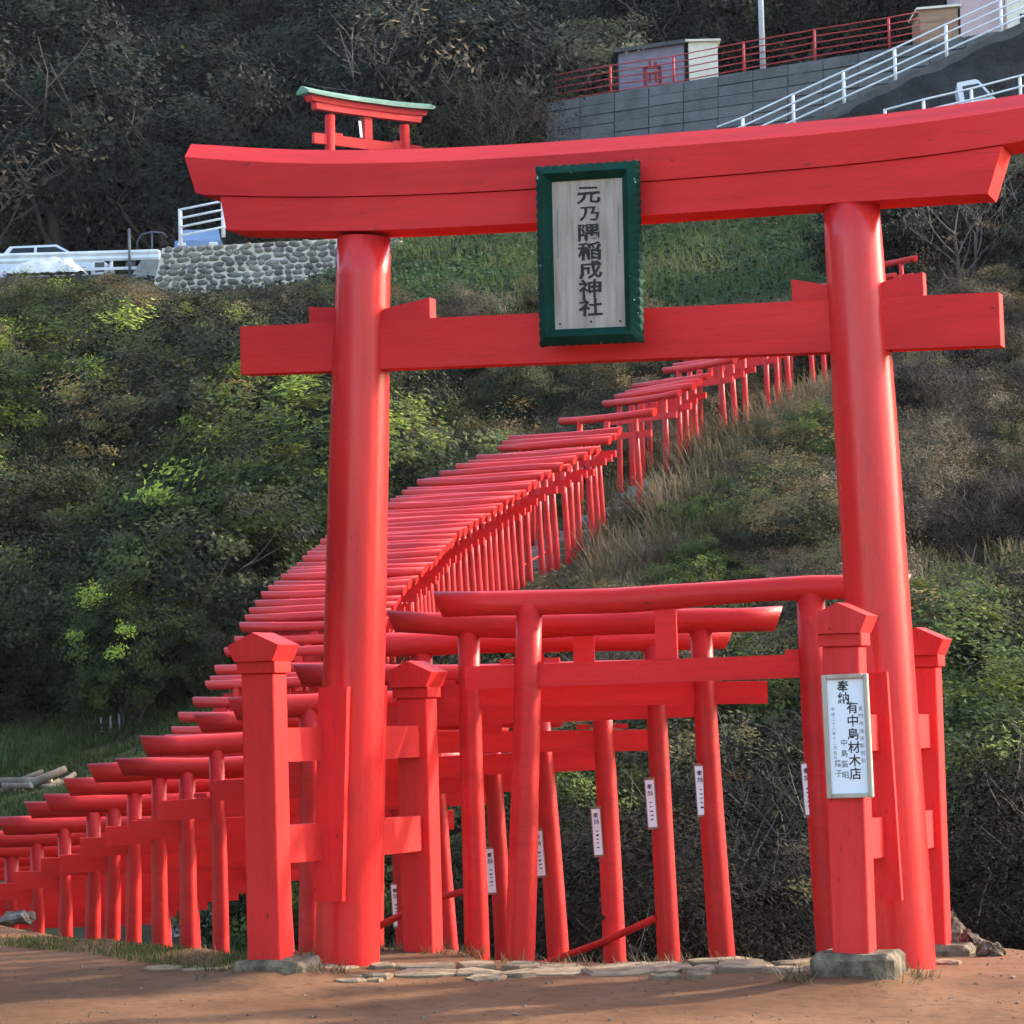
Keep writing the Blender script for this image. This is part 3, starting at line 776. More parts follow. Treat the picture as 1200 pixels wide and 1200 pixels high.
special = {1: 'red log torii close behind the great gate, largest of the small ones, with name plate'}
for i, (p, y, L, half) in enumerate(NEAR):
    k = i + 1
    lb = special.get(k, 'small red log torii, %s behind the great gate on the descending path' % ordinal(k))
    o = thing('small_torii', lb, 'torii gate', (p.x, p.y, p.z - HT), -y, near_group)
    lr = .085 if k == 1 else (.072 if k < 6 else .060)
    torii_parts(o, L, half, HT, k, leg_r=lr, log_r=.073 if k < 6 else .070, plate=(None if k > 8 else (.99 if k == 1 else 1.11)), splay={1: (.185, .06), 2: (.0, .14)}.get(k, (.05, .09)))
    o.rotation_euler = (random.Random(k).uniform(-.012, .012), random.Random(k + 50).uniform(-.010, .010), -y)
protos = []
for v in range(4):
    o = thing('small_torii', 'x', 'torii gate')
    torii_parts(o, 2.5, .74, HT, 100 + v, leg_r=.066, log_r=.082, splay=(.08, .08), simple=True)
    protos.append(o)
far_group = 'small torii along the hillside stairway'
used = set()
for i, (p, y, L, half) in enumerate(FAR):
    v = (i * 7 + i // 3) % 4
    rz = -y + random.Random(i).uniform(-.03, .03)
    lb = 'small red torii, %s from the foot of the hillside stairway' % ordinal(i + 1)
    if v in used: o = copy_thing(protos[v], (p.x, p.y, p.z - HT), rz, None, lb, far_group)
    else:
        used.add(v); o = protos[v]; o.location = (p.x, p.y, p.z - HT); o.rotation_euler = (0, 0, rz); tag(o, lb, None, far_group)
    o.scale = (1, 1, 1 + random.Random(i + 9).uniform(-.02, .02))

# hillside stairway: one slab per tread
stair = thing('stairway', 'grey concrete steps climbing under the far row of torii', 'stairway'); tag(stair, kind='structure')
for i in range(len(FAR) - 2):
    a, b = FAR[i][0], FAR[i + 1][0]
    az, bz = a.z - HT, b.z - HT
    Lg = math.hypot(b.x - a.x, b.y - a.y); ang = math.atan2(b.y - a.y, b.x - a.x)
    ns = max(1, int(round((bz - az) / .19)))
    ns = max(ns, 1)
    for s in range(ns):
        t = (s + .5) / ns
        MB().box((0, 0, 0), (Lg / ns + .06, 1.42, .22), bev=.015).build('step', STEP_MAT, stair, (a.x + (b.x - a.x) * t, a.y + (b.y - a.y) * t, az + (bz - az) * (s + .5) / ns - .14)).rotation_euler = (0, 0, ang)

# handrails along the rows
def rail(name, pts, r, mat, label, n=6):
    return tag(MB().tube(pts, r, n=n).build(name, mat), label, 'handrail')
def leg_pt(T, s, z):
    p, y, L, half = T
    ax = Vector((math.cos(y), -math.sin(y), 0))
    return Vector((p.x, p.y, p.z - HT)) + ax * (s * (half + .07)) + Vector((0, 0, z))
o = rail('handrail', [leg_pt(T, 1, .40) + Vector((-.09, -.02, 0)) for T in NEAR[2:9]], .024, RED_BEAM, 'thin red rail fixed along the legs of the descending torii row')
rail('handrail', [leg_pt(T, -1, .55) + Vector((.08, 0, 0)) for T in NEAR[1:14]], .022, RED_BEAM, 'thin red rail on the other side of the descending torii row')
rail('handrail', [leg_pt(T, 1, .50) + Vector((-.07, 0, 0)) for T in FAR[5:48]], .018, RED_BEAM, 'red rail along the outer legs of the hillside torii row')
rail('handrail', [leg_pt(T, -1, .50) + Vector((.07, 0, 0)) for T in FAR[5:48]], .018, RED_BEAM, 'red rail along the inner legs of the hillside torii row')

# ------------------------------------------------------------------ stones along the terrace edge
paving = thing('stone_edging', 'row of flat irregular stones along the terrace edge', 'paving'); tag(paving, kind='structure')
rs_ = random.Random(21)
def flag_mesh(rx, ry, th, seed):
    q = random.Random(seed); n = q.randint(6, 8)
    ring = []
    for i in range(n):
        a = 2 * math.pi * (i + q.uniform(-.28, .28)) / n
        k = q.uniform(.78, 1.1)
        ring.append((math.cos(a) * rx * k, math.sin(a) * ry * k))
    m = MB()
    vs_ = [(x, y, -th) for x, y in ring] + [(x * .99, y * .99, th * .35 + q.uniform(-.006, .006)) for x, y in ring] + [(x * .86, y * .84, th * .5 + q.uniform(-.008, .010)) for x, y in ring] + [(0, 0, th * .5)]
    fs = []
    for r in (0, 1):
        for i in range(n): fs.append((r * n + i, r * n + (i + 1) % n, (r + 1) * n + (i + 1) % n, (r + 1) * n + i))
    for i in range(n): fs.append((2 * n + i, 2 * n + (i + 1) % n, 3 * n))
    m.add(vs_, fs)
    return m.mesh('flagstone', STONE_FLAG)
flag_px = []
x = 170
while x < 1000:
    w = rs_.uniform(36, 95)
    yb = np.interp(x, [170, 260, 360, 420, 600, 800, 960], [1134, 1140, 1150, 1147, 1143, 1141, 1141])
    flag_px.append((x + w / 2, yb + rs_.uniform(-3, 3), w))
    if x > 330: flag_px.append((x + w / 2 + rs_.uniform(-12, 12), yb - 8 + rs_.uniform(-2, 2), w * rs_.uniform(.7, 1.0)))
    if 360 < x < 900 and rs_.random() < .5: flag_px.append((x + w / 2 + rs_.uniform(-12, 12), yb + 7 + rs_.uniform(-2, 2), w * rs_.uniform(.5, .8)))
    x += w * .80
flag_px += [(1112, 1133, 34)]
for i, (px_, py_, w) in enumerate(flag_px):
    p = on_ground(px_, py_)
    r = w / 2 / F * p.y
    o = link('stone', flag_mesh(r * 1.12, min(r * rs_.uniform(.9, 1.3), .17), .03, i), paving, (p.x, p.y, terr_z(p.x, p.y) + .006 + rs_.uniform(-.006, .012)))
    o.rotation_euler = (rs_.uniform(-.05, .05), rs_.uniform(-.05, .05), rs_.uniform(-.35, .35))
def boulder(px_, py_, wpx, h, seed, label, z=0.0, mat=ROCK):
    p = on_ground(px_, py_, z)
    r = wpx / F * p.y
    o = link('rock', rough_block(r, r * .7, h, seed, .045, 3, mat, bev=.06 if h > .15 else .03), None, (p.x, p.y, z + h * .35))
    o.rotation_euler = (.05, -.06, seed)
    return tag(o, label, 'rock')
boulder(20, 1080, 48, .07, 31, 'low rock lying on the grassy terrace edge', mat=ROCK)
boulder(1115, 1112, 36, .22, 32, 'squarish grey stone beside the rear right gate post', mat=STONE_PLINTH)
boulder(1140, 1116, 26, .13, 33, 'small rounded grey stone beside the squarish stone', mat=STONE_PLINTH)
boulder(1160, 1122, 26, .09, 34, 'flat low stone at the end of the terrace stones', mat=STONE_PLINTH)

# ------------------------------------------------------------------ stone retaining wall with white railing
def lerp3(a, b, t): return Vector(a) + (Vector(b) - Vector(a)) * t
class Quad:
    """wall face from four corners, (s,t) in 0..1, with outward normal towards the camera"""
    def __init__(s, bl, br, tr, tl):
        s.c = [Vector(v) for v in (bl, br, tr, tl)]
        s.n = (s.c[1] - s.c[0]).cross(s.c[3] - s.c[0]).normalized()
        s.w = ((s.c[1] - s.c[0]).length + (s.c[2] - s.c[3]).length) / 2; s.h = ((s.c[3] - s.c[0]).length + (s.c[2] - s.c[1]).length) / 2
        if s.n.y > 0: s.n = -s.n
    def p(s, a, t): return lerp3(lerp3(s.c[0], s.c[1], a), lerp3(s.c[3], s.c[2], a), t)
    def rot(s, a=.5, t=.5):
        ex = (s.p(min(a + .05, 1), t) - s.p(max(a - .05, 0), t)).normalized(); ez = s.n.cross(ex) * -1
        ez = ex.cross(s.n) * -1 if ez.z < 0 else ez
        ey = -s.n
        ez = ex.cross(ey).normalized()
        return Matrix((ex, ey, ez)).transposed()
Q1 = Quad(at(176, 352, 95.0), at(470, 338, 94.0), at(470, 276, 95.2), at(190, 291, 96.2))
wall = thing('stone_retaining_wall', 'rubble stone retaining wall set in pale mortar below the white railing', 'stone wall', Q1.c[0])
back = Vector((0, 1.2, 0))
m = MB(); cs = Q1.c
m.hexa([v - Q1.c[0] for v in (cs[0], cs[1], cs[1] + back, cs[0] + back, cs[3], cs[2], cs[2] + back, cs[3] + back)])
m.build('mortar_core', MORTAR, wall)
def pebble(seed):
    q = random.Random(seed); n = 8; ring = []
    for i in range(n):
        a = 2 * math.pi * (i + q.uniform(-.25, .25)) / n; k = q.uniform(.8, 1.12)
        ring.append((math.cos(a) * k, math.sin(a) * k))
    m = MB()
    vs_ = [(x, .2, z) for x, z in ring] + [(x * .96, -.18, z * .96) for x, z in ring] + [(x * .6, -.34 + q.uniform(-.06, .06), z * .6) for x, z in ring] + [(0, -.38, 0)]
    fs = []
    for r in (0, 1):
        for i in range(n): fs.append((r * n + i, r * n + (i + 1) % n, (r + 1) * n + (i + 1) % n, (r + 1) * n + i))
    for i in range(n): fs.append((2 * n + i, 2 * n + (i + 1) % n, 3 * n))
    m.add(vs_, fs)
    return m.mesh('wall_stone', WALL_STONE)
pebs = [pebble(i) for i in range(10)]
q = random.Random(77)
R1 = Q1.rot()
rows = 9
for r in range(rows):
    s = q.uniform(0, .02)
    while s < 1.0:
        w = q.uniform(.16, .52); h = Q1.h / rows * q.uniform(.40, .60)
        sc = s + w / 2 / Q1.w
        if sc > 1: break
        o = link('stone', pebs[q.randrange(10)], wall, Q1.p(sc, (r + .5 + q.uniform(-.16, .16)) / rows) - Q1.c[0] + Q1.n * .02)
        o.rotation_euler = (R1 @ Matrix.Rotation(q.uniform(-.5, .5), 3, 'Y')).to_euler()
        o.scale = (w * .5, q.uniform(.2, .34), h)
        s += w / Q1.w * 1.06
def railing(name, tops, h, nr, rp, rr, mat, label, cat='railing', posts=None, group=None):
    """posts at the points (foot positions given as top points), nr rails"""
    root = thing(name, label, cat, tops[0] - Vector((0, 0, h)), group=group)
    o0 = tops[0] - Vector((0, 0, h))
    for i, t in enumerate(tops):
        if posts is None or i in posts:
            MB().tube([t - o0 - Vector((0, 0, h + .15)), t - o0 + Vector((0, 0, .03))], rp, n=8).build('post', mat, root)
    for k in range(nr):
        zz = -h * (k / max(nr - .35, 1))
        MB().tube([t - o0 + Vector((0, -rp * .6, zz)) for t in tops], rr, n=8).build('rail', mat, root)
    return root
railing('white_railing', [at(211, 246, 96.6), at(261, 236, 97.0), at(330, 232, 97.4), at(400, 228, 97.8)], 1.1, 4, .07, .04, WHITE, 'white railing on top of the rubble stone wall')

# ------------------------------------------------------------------ road shelf with parked cars
ROADZ = 16.0
m = MB()
m.hexa([(-60, 97.2, 14.6), (-5, 97.2, 14.6), (-4, 105, 14.6), (-60, 105, 14.6), (-60, 97.2, ROADZ), (-5, 97.2, ROADZ), (-4, 105, ROADZ), (-60, 105, ROADZ)])
tag(m.build('road', ASPHALT), 'asphalt road shelf on the hillside', 'road', kind='structure')
def car(name, label, loc, rz, paint, kind):
    root = thing(name, label, 'truck' if kind == 'truck' else 'car', loc, rz)
    if kind == 'truck':   # small flat-bed truck, nose towards +x
        L, W = 3.4, 1.45
        body = MB().prism([(.45, .42), (1.66, .42), (1.72, .62), (1.70, 1.0), (1.52, 1.12), (1.08, 1.82), (.98, 1.88), (.36, 1.88), (.33, 1.80), (.33, .55)], -W / 2, W / 2, 'y').build('cab', paint, root)
        bed = MB().box((-.75, 0, .72), (2.1, W, .10))
        bed.build('bed_floor', paint, root)
        for y in (-1, 1): MB().box((-.75, y * (W / 2 - .03), .93), (2.1, .05, .30)).build('bed_side', paint, root)
        MB().box((-1.78, 0, .93), (.05, W - .12, .30)).build('tailgate', paint, root)
        MB().box((-.5, 0, .55), (2.6, .7, .2)).build('chassis', DARKMETAL, root)
        win = [(.50, 1.18), (1.38, 1.18), (1.06, 1.72), (.50, 1.72)]
        wheels = ((1.15, .27), (-1.0, .27)); ws = (-.5, .30)
        m = MB(); e = .012
        m.add([(1.53 + e, -W / 2 + .08, 1.13), (1.53 + e, W / 2 - .08, 1.13), (1.10 + e, W / 2 - .1, 1.80), (1.10 + e, -W / 2 + .1, 1.80),
               (1.50, -W / 2 + .08, 1.13), (1.50, W / 2 - .08, 1.13), (1.07, W / 2 - .1, 1.80), (1.07, -W / 2 + .1, 1.80)], [(0, 1, 2, 3), (7, 6, 5, 4), (0, 4, 5, 1), (1, 5, 6, 2), (2, 6, 7, 3), (3, 7, 4, 0)])
        m.build('windscreen', GLASSY, root)
        for y in (-1, 1):
            MB().box((1.715, y * .5, .82), (.05, .25, .16), bev=.02).build('headlight', WHITE, root)
            MB().box((1.45, y * (W / 2 + .09), 1.28), (.06, .16, .2), bev=.02).build('mirror', DARKMETAL, root)
    else:
        L, W = 4.1, 1.6
        MB().prism([(-2.0, .32), (2.0, .32), (2.05, .55), (1.95, .82), (1.15, .96), (-1.95, .98), (-2.05, .6)], -W / 2, W / 2, 'y').build('body', paint, root)
        top = MB().add([(-1.85, -W / 2 + .05, .97), (1.15, -W / 2 + .05, .955), (1.15, W / 2 - .05, .955), (-1.85, W / 2 - .05, .97),
                        (-1.45, -W / 2 + .17, 1.47), (.25, -W / 2 + .17, 1.48), (.25, W / 2 - .17, 1.48), (-1.45, W / 2 - .17, 1.47)],
                       [(3, 2, 1, 0), (4, 5, 6, 7), (0, 1, 5, 4), (1, 2, 6, 5), (2, 3, 7, 6), (3, 0, 4, 7)])
        top.build('roof', paint, root)
        wheels = ((1.25, .30), (-1.25, .30))
        for y in (-1, 1):
            for xa, xb, xc, xd in ((-1.60, -.55, -.55, -1.32), (-.45, .95, .22, -.45)):
                m = MB(); k = y
                def sp_(x, z): return (x, k * (W / 2 - .05 - .12 * (z - .96) / .51 + .008), z)
                a = [sp_(xa, 1.03), sp_(xb, 1.03), sp_(xc, 1.40), sp_(xd, 1.40)]
                m.add(a + [(v[0], v[1] - k * .03, v[2]) for v in a], [(0, 1, 2, 3), (7, 6, 5, 4), (0, 4, 5, 1), (1, 5, 6, 2), (2, 6, 7, 3), (3, 7, 4, 0)])
                m.build('window', GLASSY, root)
            MB().box((2.0, y * .55, .68), (.08, .3, .14), bev=.03).build('headlight', WHITE, root)
        win = None
    if win:
        for y in (-1, 1):
            m = MB(); m.prism(win, y * (W / 2 - .02), y * (W / 2 + .008), 'y'); m.build('window', GLASSY, root)
    for x, r in wheels:
        for y in (-1, 1):
            w = MB().tube([(x, y * (W / 2 - .16), r), (x, y * (W / 2 + .01), r)], r, n=16).build('wheel', TYRE, root)
            MB().tube([(x, y * (W / 2 - .1), r), (x, y * (W / 2 + .02), r)], r * .58, n=12).build('rim', STEEL, w)
    return root
m = MB(); m.hexa([(-13.2, 96.9, 15.5), (-4, 96.9, 15.5), (-4, 104, 15.5), (-13.2, 104, 15.5), (-12.6, 96.9, 16.42), (-4, 96.9, 16.42), (-4, 104, 16.42), (-12.6, 104, 16.42)])
tag(m.build('parking_pad', CONCRETE), 'raised concrete parking pad behind the stone wall', 'pavement', kind='structure')
car('parked_car', 'pale blue car parked behind the white railing', (at(236, 270, 100).x, 100.0, 16.42), math.radians(-88), BLUE_CAR, 'car')
car('parked_car', 'white car parked behind the roadside guardrail', (at(62, 300, 100).x, 100.2, ROADZ), math.radians(-4), WHITE_CAR, 'car')
# guardrail
gr = thing('guardrail', 'white steel guardrail along the edge of the hillside road', 'guardrail', (0, 97.5, ROADZ))
xs = [at(p, 300, 97.5).x for p in (-60, -10, 45, 108, 130, 170, 186)]
MB().prism([(-.05, .52), (-.09, .60), (-.03, .70), (-.09, .80), (-.05, .88), (.0, .88), (.0, .52)], at(-80, 300, 97.5).x, at(186, 300, 97.5).x, 'x').build('rail', WHITE, gr)
MB().prism([(-.03, .20), (-.03, .30), (0, .30), (0, .20)], at(-80, 300, 97.5).x, at(186, 300, 97.5).x, 'x').build('rail', WHITE, gr)
for x in xs[1:]: MB().tube([(x, .05, -.3), (x, .05, .85)], .06, n=8).build('post', WHITE, gr)
for a, b in ((110, 122), (146, 158)):  # dark sheets stand in for the shaded gaps below the rail
    MB().box(((at(a, 300, 97.5).x + at(b, 300, 97.5).x) / 2, .12, .33), (.33, .03, .34)).build('gap_shade_panel', DARKMETAL, gr)
x = at(152, 300, 97.3).x
tag(MB().tube([(x, 97.25, 15.6), (x, 97.25, 17.6)], .05, n=8).build('marker_pole', DARKMETAL), 'thin dark marker pole beside the white guardrail', 'pole')
pf = thing('pipe_stand', 'dark bent pipe frame standing on the hillside road', 'pipe stand', (at(178, 280, 99.5).x, 99.5, ROADZ))
MB().tube([(-.5, 0, 0), (-.52, 0, 1.5), (-.35, 0, 1.75), (0, 0, 1.82), (.4, 0, 1.78), (.55, 0, 1.6)], .035, n=8).build('hoop', DARKMETAL, pf)
MB().tube([(0, 0, 0), (0, 0, 1.80)], .035, n=8).build('upright', DARKMETAL, pf)
pr = thing('pipe_barrier', 'long orange pipe barrier behind the parked white car', 'barrier', (at(30, 286, 103.5).x, 103.5, ROADZ))
MB().tube([(0, 0, 1.75), (4.4, 0, 1.72)], .09, n=10).build('pipe', ORANGE, pr)
for x in (.4, 2.2, 4.0): MB().tube([(x, .02, 0), (x, .02, 1.72)], .05, n=8).build('post', DARKMETAL, pr)
# crumpled tarpaulin heap
def lumpy(name, sx, sy, sz, seed, mat, label, cat, loc, rz=0):
    bm = bmesh.new(); bmesh.ops.create_grid(bm, x_segments=22, y_segments=10, size=.5)
    for v in bm.verts:
        e = max(abs(v.co.x), abs(v.co.y)) * 2
        z = (1 - e ** 3) * (.75 + .5 * noise.noise((v.co.x * 5, v.co.y * 5, seed))) + .12 * noise.noise((v.co.x * 14, v.co.y * 14, seed))
        v.co = Vector((v.co.x * sx, v.co.y * sy, max(z, -.1) * sz))
    me = bpy.data.meshes.new(name); bm.to_mesh(me); bm.free(); me.materials.append(mat)
    for p in me.polygons: p.use_smooth = True
    o = link(name, me, None, loc); o.rotation_euler = (0, 0, rz)
    return tag(o, label, cat)
p = at(55, 318, 96.6)
lumpy('tarpaulin', 2.7, .8, .62, 4, TARP, 'white tarpaulin heap below the guardrail beside the bushes', 'tarpaulin', (p.x, 96.55, p.z - .1))

# ------------------------------------------------------------------ concrete block wall, fence, sheds, stair railing
Q2 = Quad(at(640, 190, 103.0), at(1215, 120, 100.0), at(1215, 30, 101.5), at(640, 122, 104.5))
bw = thing('block_retaining_wall', 'grey concrete block retaining wall below the red fence', 'retaining wall', Q2.c[0])
m = MB(); cs = Q2.c; back = Vector((0, 2.0, 0)); ins = -Q2.n * .03
m.hexa([v + ins - Q2.c[0] for v in (cs[0], cs[1], cs[1] + back, cs[0] + back, cs[3], cs[2], cs[2] + back, cs[3] + back)])
m.build('joint_core', BLOCK_JOINT, bw)
R2 = Q2.rot()
nc, nr = 14, 6
q = random.Random(5)
bl_mesh = []
for i in range(4):
    bm_ = MB().box((0, 0, 0), (1, .12, 1), bev=.012); bl_mesh.append(bm_.mesh('wall_block', BLOCK))
for r in range(nr):
    for c_ in range(nc):
        a, t = (c_ + .5) / nc, (r + .5) / nr
        o = link('block', bl_mesh[q.randrange(4)], bw, Q2.p(a, t) - Q2.c[0] + Q2.n * q.uniform(-.015, .02))
        ex = (Q2.p((c_ + 1) / nc, t) - Q2.p(c_ / nc, t)); up = (Q2.p(a, (r + 1) / nr) - Q2.p(a, r / nr))
        M_ = Matrix((ex.normalized(), -Q2.n, ex.normalized().cross(-Q2.n))).transposed()
        o.rotation_euler = M_.to_euler()
        o.scale = (ex.length - .028, 1, up.length - .022)
# red fence on the wall
fp = [(650, 88), (715, 77), (789, 66), (871, 50), (954, 35), (1041, 21), (1078, 14)]
railing('red_fence', [at(a, b, float(np.interp(a, [640, 1215], [104.8, 101.9]))) for a, b in fp], 1.15, 5, .05, .022, FENCE_RED, 'rusty red pipe fence along the top of the block wall', 'fence', posts={1, 2, 3, 4, 5})
p = at(894, 78, 104.4)
lp = thing('lamp_pole', 'pale grey steel pole rising behind the red fence', 'pole', (p.x, p.y, p.z - .4))
MB().tube([(0, 0, 0), (0, 0, 8.5)], [.11, .085], n=12).build('shaft', STEEL, lp)
MB().tube([(0, 0, 8.5), (.3, 0, 8.8), (1.0, 0, 8.9)], .05, n=8).build('arm', STEEL, lp)
MB().box((1.25, 0, 8.88), (.6, .25, .12), bev=.03).build('lamp_head', STEEL, lp)
def shed(name, label, px0, px1, ytop, ybot, Y, depth, wall_mat, roof_mat, roof_rise=.0, roof_over=.12, rt=.09):
    a, b = at(px0, ybot, Y), at(px1, ybot, Y); t = at((px0 + px1) / 2, ytop, Y)
    w = b.x - a.x; h = t.z - (a.z + b.z) / 2 + .8
    root = thing(name, label, 'shed', ((a.x + b.x) / 2, Y, (a.z + b.z) / 2 - .8))
    MB().hexa([(-w / 2, 0, 0), (w / 2, 0, 0), (w / 2, depth, 0), (-w / 2, depth, 0), (-w / 2, 0, h - roof_rise), (w / 2, 0, h + roof_rise), (w / 2, depth, h + roof_rise), (-w / 2, depth, h - roof_rise)]).build('wall', wall_mat, root)
    o_ = roof_over; e = .004
    MB().hexa([(-w / 2 - o_, -o_, h - roof_rise + e), (w / 2 + o_, -o_, h + roof_rise + e), (w / 2 + o_, depth + o_, h + roof_rise + e), (-w / 2 - o_, depth + o_, h - roof_rise + e),
               (-w / 2 - o_, -o_, h - roof_rise + rt), (w / 2 + o_, -o_, h + roof_rise + rt), (w / 2 + o_, depth + o_, h + roof_rise + rt), (-w / 2 - o_, depth + o_, h - roof_rise + rt)]).build('roof', roof_mat, root)
    return root, w, h
s1, w1, h1_ = shed('clad_shed', 'low mauve clad shed with a dark red painted emblem', 726, 803, 57, 104, 106.0, 2.2, PURPLE, DARKROOF, .16, .2, .16)
for k in range(9):
    zz = .75 + k * (h1_ - 1.0) / 9
    MB().box((0, -.012, zz + .07), (w1 - .02, .02, (h1_ - 1.0) / 9 - .012)).build('cladding_board', PURPLE, s1)
em = bpy.data.objects.new('emblem', None); COL.objects.link(em); em.parent = s1; em.location = (.02, -.03, 1.28)
for (x, z, sx, sz_) in ((-.28, 0, .14, .9), (.28, 0, .14, .9), (0, .42, .62, .14), (-.1, .62, .10, .25), (.12, .58, .12, .2), (0, .12, .40, .10), (-.10, -.12, .09, .38), (.12, -.12, .09, .38)):
    MB().box((x, 0, z * .8), (sx, .02, sz_ * .8)).build('stroke', EMBLEM, em)
s2, w2, h2_ = shed('block_hut', 'small cream rendered hut beside the mauve shed', 808, 842, 49, 93, 105.9, 2.0, CREAM, CREAM, .0)
s3, w3, h3_ = shed('boarded_hut', 'brown boarded hut with pale flat roof behind the stair railing', 1079, 1124, 10, 58, 104.5, 2.0, BROWNBOX, CREAM, .05)
s4, w4, h4_ = shed('rendered_building', 'pale pink rendered building beside the brown hut', 1127, 1179, -25, 60, 104.6, 3.0, PINK, DARKROOF, .0)
s5, w5, h5_ = shed('cream_building', 'cream building with dark openings at the head of the stair', 1182, 1240, -30, 62, 104.2, 3.0, CREAM, DARKROOF, .0)
for k in range(4): MB().box((-w5 / 2 + .62 + (k % 2) * .7, -.012, 1.1 + (k // 2) * .9), (.3, .03, .6)).build('window', GLASSY, s5)
for k in range(4): MB().box((0, -.012, 1.0 + k * .34), (w3 - .02, .02, .32)).build('cladding_board', BROWNBOX, s3)

st_px = [(840, 149), (870, 138), (929, 111), (988, 84), (1048, 57), (1108, 29), (1172, 0), (1240, -30)]
tops = [at(a, b, float(np.interp(a, [840, 1240], [98.7, 97.5]))) for a, b in st_px]
railing('stair_railing', tops, 1.12, 4, .06, .035, WHITE, 'long white stair railing slanting up in front of the block wall', posts={1, 2, 3, 4, 5, 6})
m = MB()
for i in range(len(tops) - 1):
    a, b = tops[i] - Vector((0, 0, 1.14)), tops[i + 1] - Vector((0, 0, 1.14))
    dy = Vector((0, 1.3, 0)); dn = Vector((0, 0, -.55)); f_ = Vector((0, -.12, 0))
    m.hexa([a + dn + f_, b + dn + f_, b + dn + dy, a + dn + dy, a + f_, b + f_, b + dy, a + dy])
tag(m.build('stair_ramp', RAMP), 'concrete stair flight under the white railing', 'stair', kind='structure')
# sprayed rock face below the stair
bot = [at(a, 215, 97.0) for a, b in st_px]
k = 40; V = []; Fc = []
for i in range(k):
    a = i / (k - 1) * (len(tops) - 1); i0 = min(int(a), len(tops) - 2); fr = a - i0
    tp = lerp3(tops[i0], tops[i0 + 1], fr) - Vector((0, .2, 1.45)); bt = lerp3(bot[i0], bot[i0 + 1], fr)
    for j in range(16):
        p = lerp3(bt, tp, j / 15)
        nv = noise.noise_vector((p.x * .9, p.z * .9, 2)) * .22 + noise.noise_vector((p.x * 3, p.z * 3, 5)) * .10
        V.append(p + Vector((nv.x * .5, nv.y, nv.z * (.8 if j == 15 else .3))))
for i in range(k - 1):
    for j in range(15): Fc.append((i * 16 + j, (i + 1) * 16 + j, (i + 1) * 16 + j + 1, i * 16 + j + 1))
o = 16 * k
V2 = V + [v + Vector((0, 1.0, 0)) for v in V]
Fb = Fc + [tuple(x + o for x in f[::-1]) for f in Fc]
tag(MB().add(V2, Fb, True).build('rock_face', ROUGH_WALL), 'dark sprayed rock face below the stair', 'rock face', kind='structure')
# lower road with railing and truck
rp = [(1037, 129), (1082, 117), (1138, 104), (1195, 89), (1250, 75)]
tops2 = [at(a, b, 94.5) for a, b in rp]
railing('road_railing', tops2, 1.0, 3, .055, .035, WHITE, 'white roadside railing in front of the parked truck')
m = MB()
for a, b in zip(tops2[:-1], tops2[1:]):
    a, b = a - Vector((0, .3, 1.42)), b - Vector((0, .3, 1.42)); dy = Vector((0, 4.5, 0)); dn = Vector((0, 0, -.8))
    m.hexa([a + dn, b + dn, b + dn + dy, a + dn + dy, a, b, b + dy, a + dy])
tag(m.build('road', ASPHALT), 'sloping upper road beside the rock face', 'road', kind='structure')
tp = at(1118, 120, 96.3)
zr = float(np.interp(tp.x, [t.x for t in tops2], [t.z - 1.0 for t in tops2]))
car('small_truck', 'small white flatbed truck parked behind the roadside railing', (tp.x, 96.3, zr - .40), math.radians(-6), WHITE_CAR, 'truck').rotation_euler = (0, math.radians(-8), math.radians(-6))

# ------------------------------------------------------------------ roofed torii on the slope
tc = at(430, 118, 101)
ry = math.radians(40)
bz = h1(tc.x, 101)
gt = thing('roofed_torii', 'slender red torii with a curved green roof standing on the wooded slope', 'torii gate', (tc.x, 101, bz), ry)
Ht = tc.z - bz
usr = np.linspace(-2.9, 2.9, 21)
curv = .10 * (np.abs(usr) / 3.05) ** 2.5
loft_beam(usr, Ht - .15 + curv, Ht - .05 + curv, -.36, .36, roof=.16, end_l=.05, end_r=.05).build('roof', GREEN_ROOF, gt)
us3 = np.linspace(-2.65, 2.65, 15); c3 = .085 * (np.abs(us3) / 3.0) ** 2.5
loft_beam(us3, Ht - .36 + c3, Ht - .156 + c3, -.20, .20, end_l=.08, end_r=.08).build('top_beam', RED_BEAM, gt)
us4 = np.linspace(-2.4, 2.4, 15); c4 = .05 * (np.abs(us4) / 3.0) ** 2.5
loft_beam(us4, Ht - .60 + c4, Ht - .364 + c4, -.16, .16, end_l=.04, end_r=.04).build('second_beam', RED_BEAM, gt)
MB().box((0, 0, Ht - 1.62), (4.9, .16, .38), bev=.01).build('tie_beam', RED_BEAM, gt)
MB().box((0, 0, Ht - 1.01), (.34, .14, .83)).build('strut', RED_BEAM, gt)
for s in (-1, 1):
    MB().tube([(s * 1.85, 0, -.5), (s * 1.68, 0, Ht - .72)], [.21, .18], n=16).build('pillar', RED_POST, gt)
    MB().box((s * 1.72 - s * .35, 0, Ht - 1.38), (.4, .12, .075)).build('wedge', RED_BEAM, gt)
MB().hexa([(-.42, -.10, Ht - 1.40), (-.30, -.10, Ht - 1.40), (-.30, -.09, Ht - 1.40), (-.42, -.09, Ht - 1.40), (-.48, -.10, Ht - .8), (-.36, -.10, Ht - .8), (-.36, -.09, Ht - .8), (-.48, -.09, Ht - .8)]).build('paper_strip', WHITE, gt)

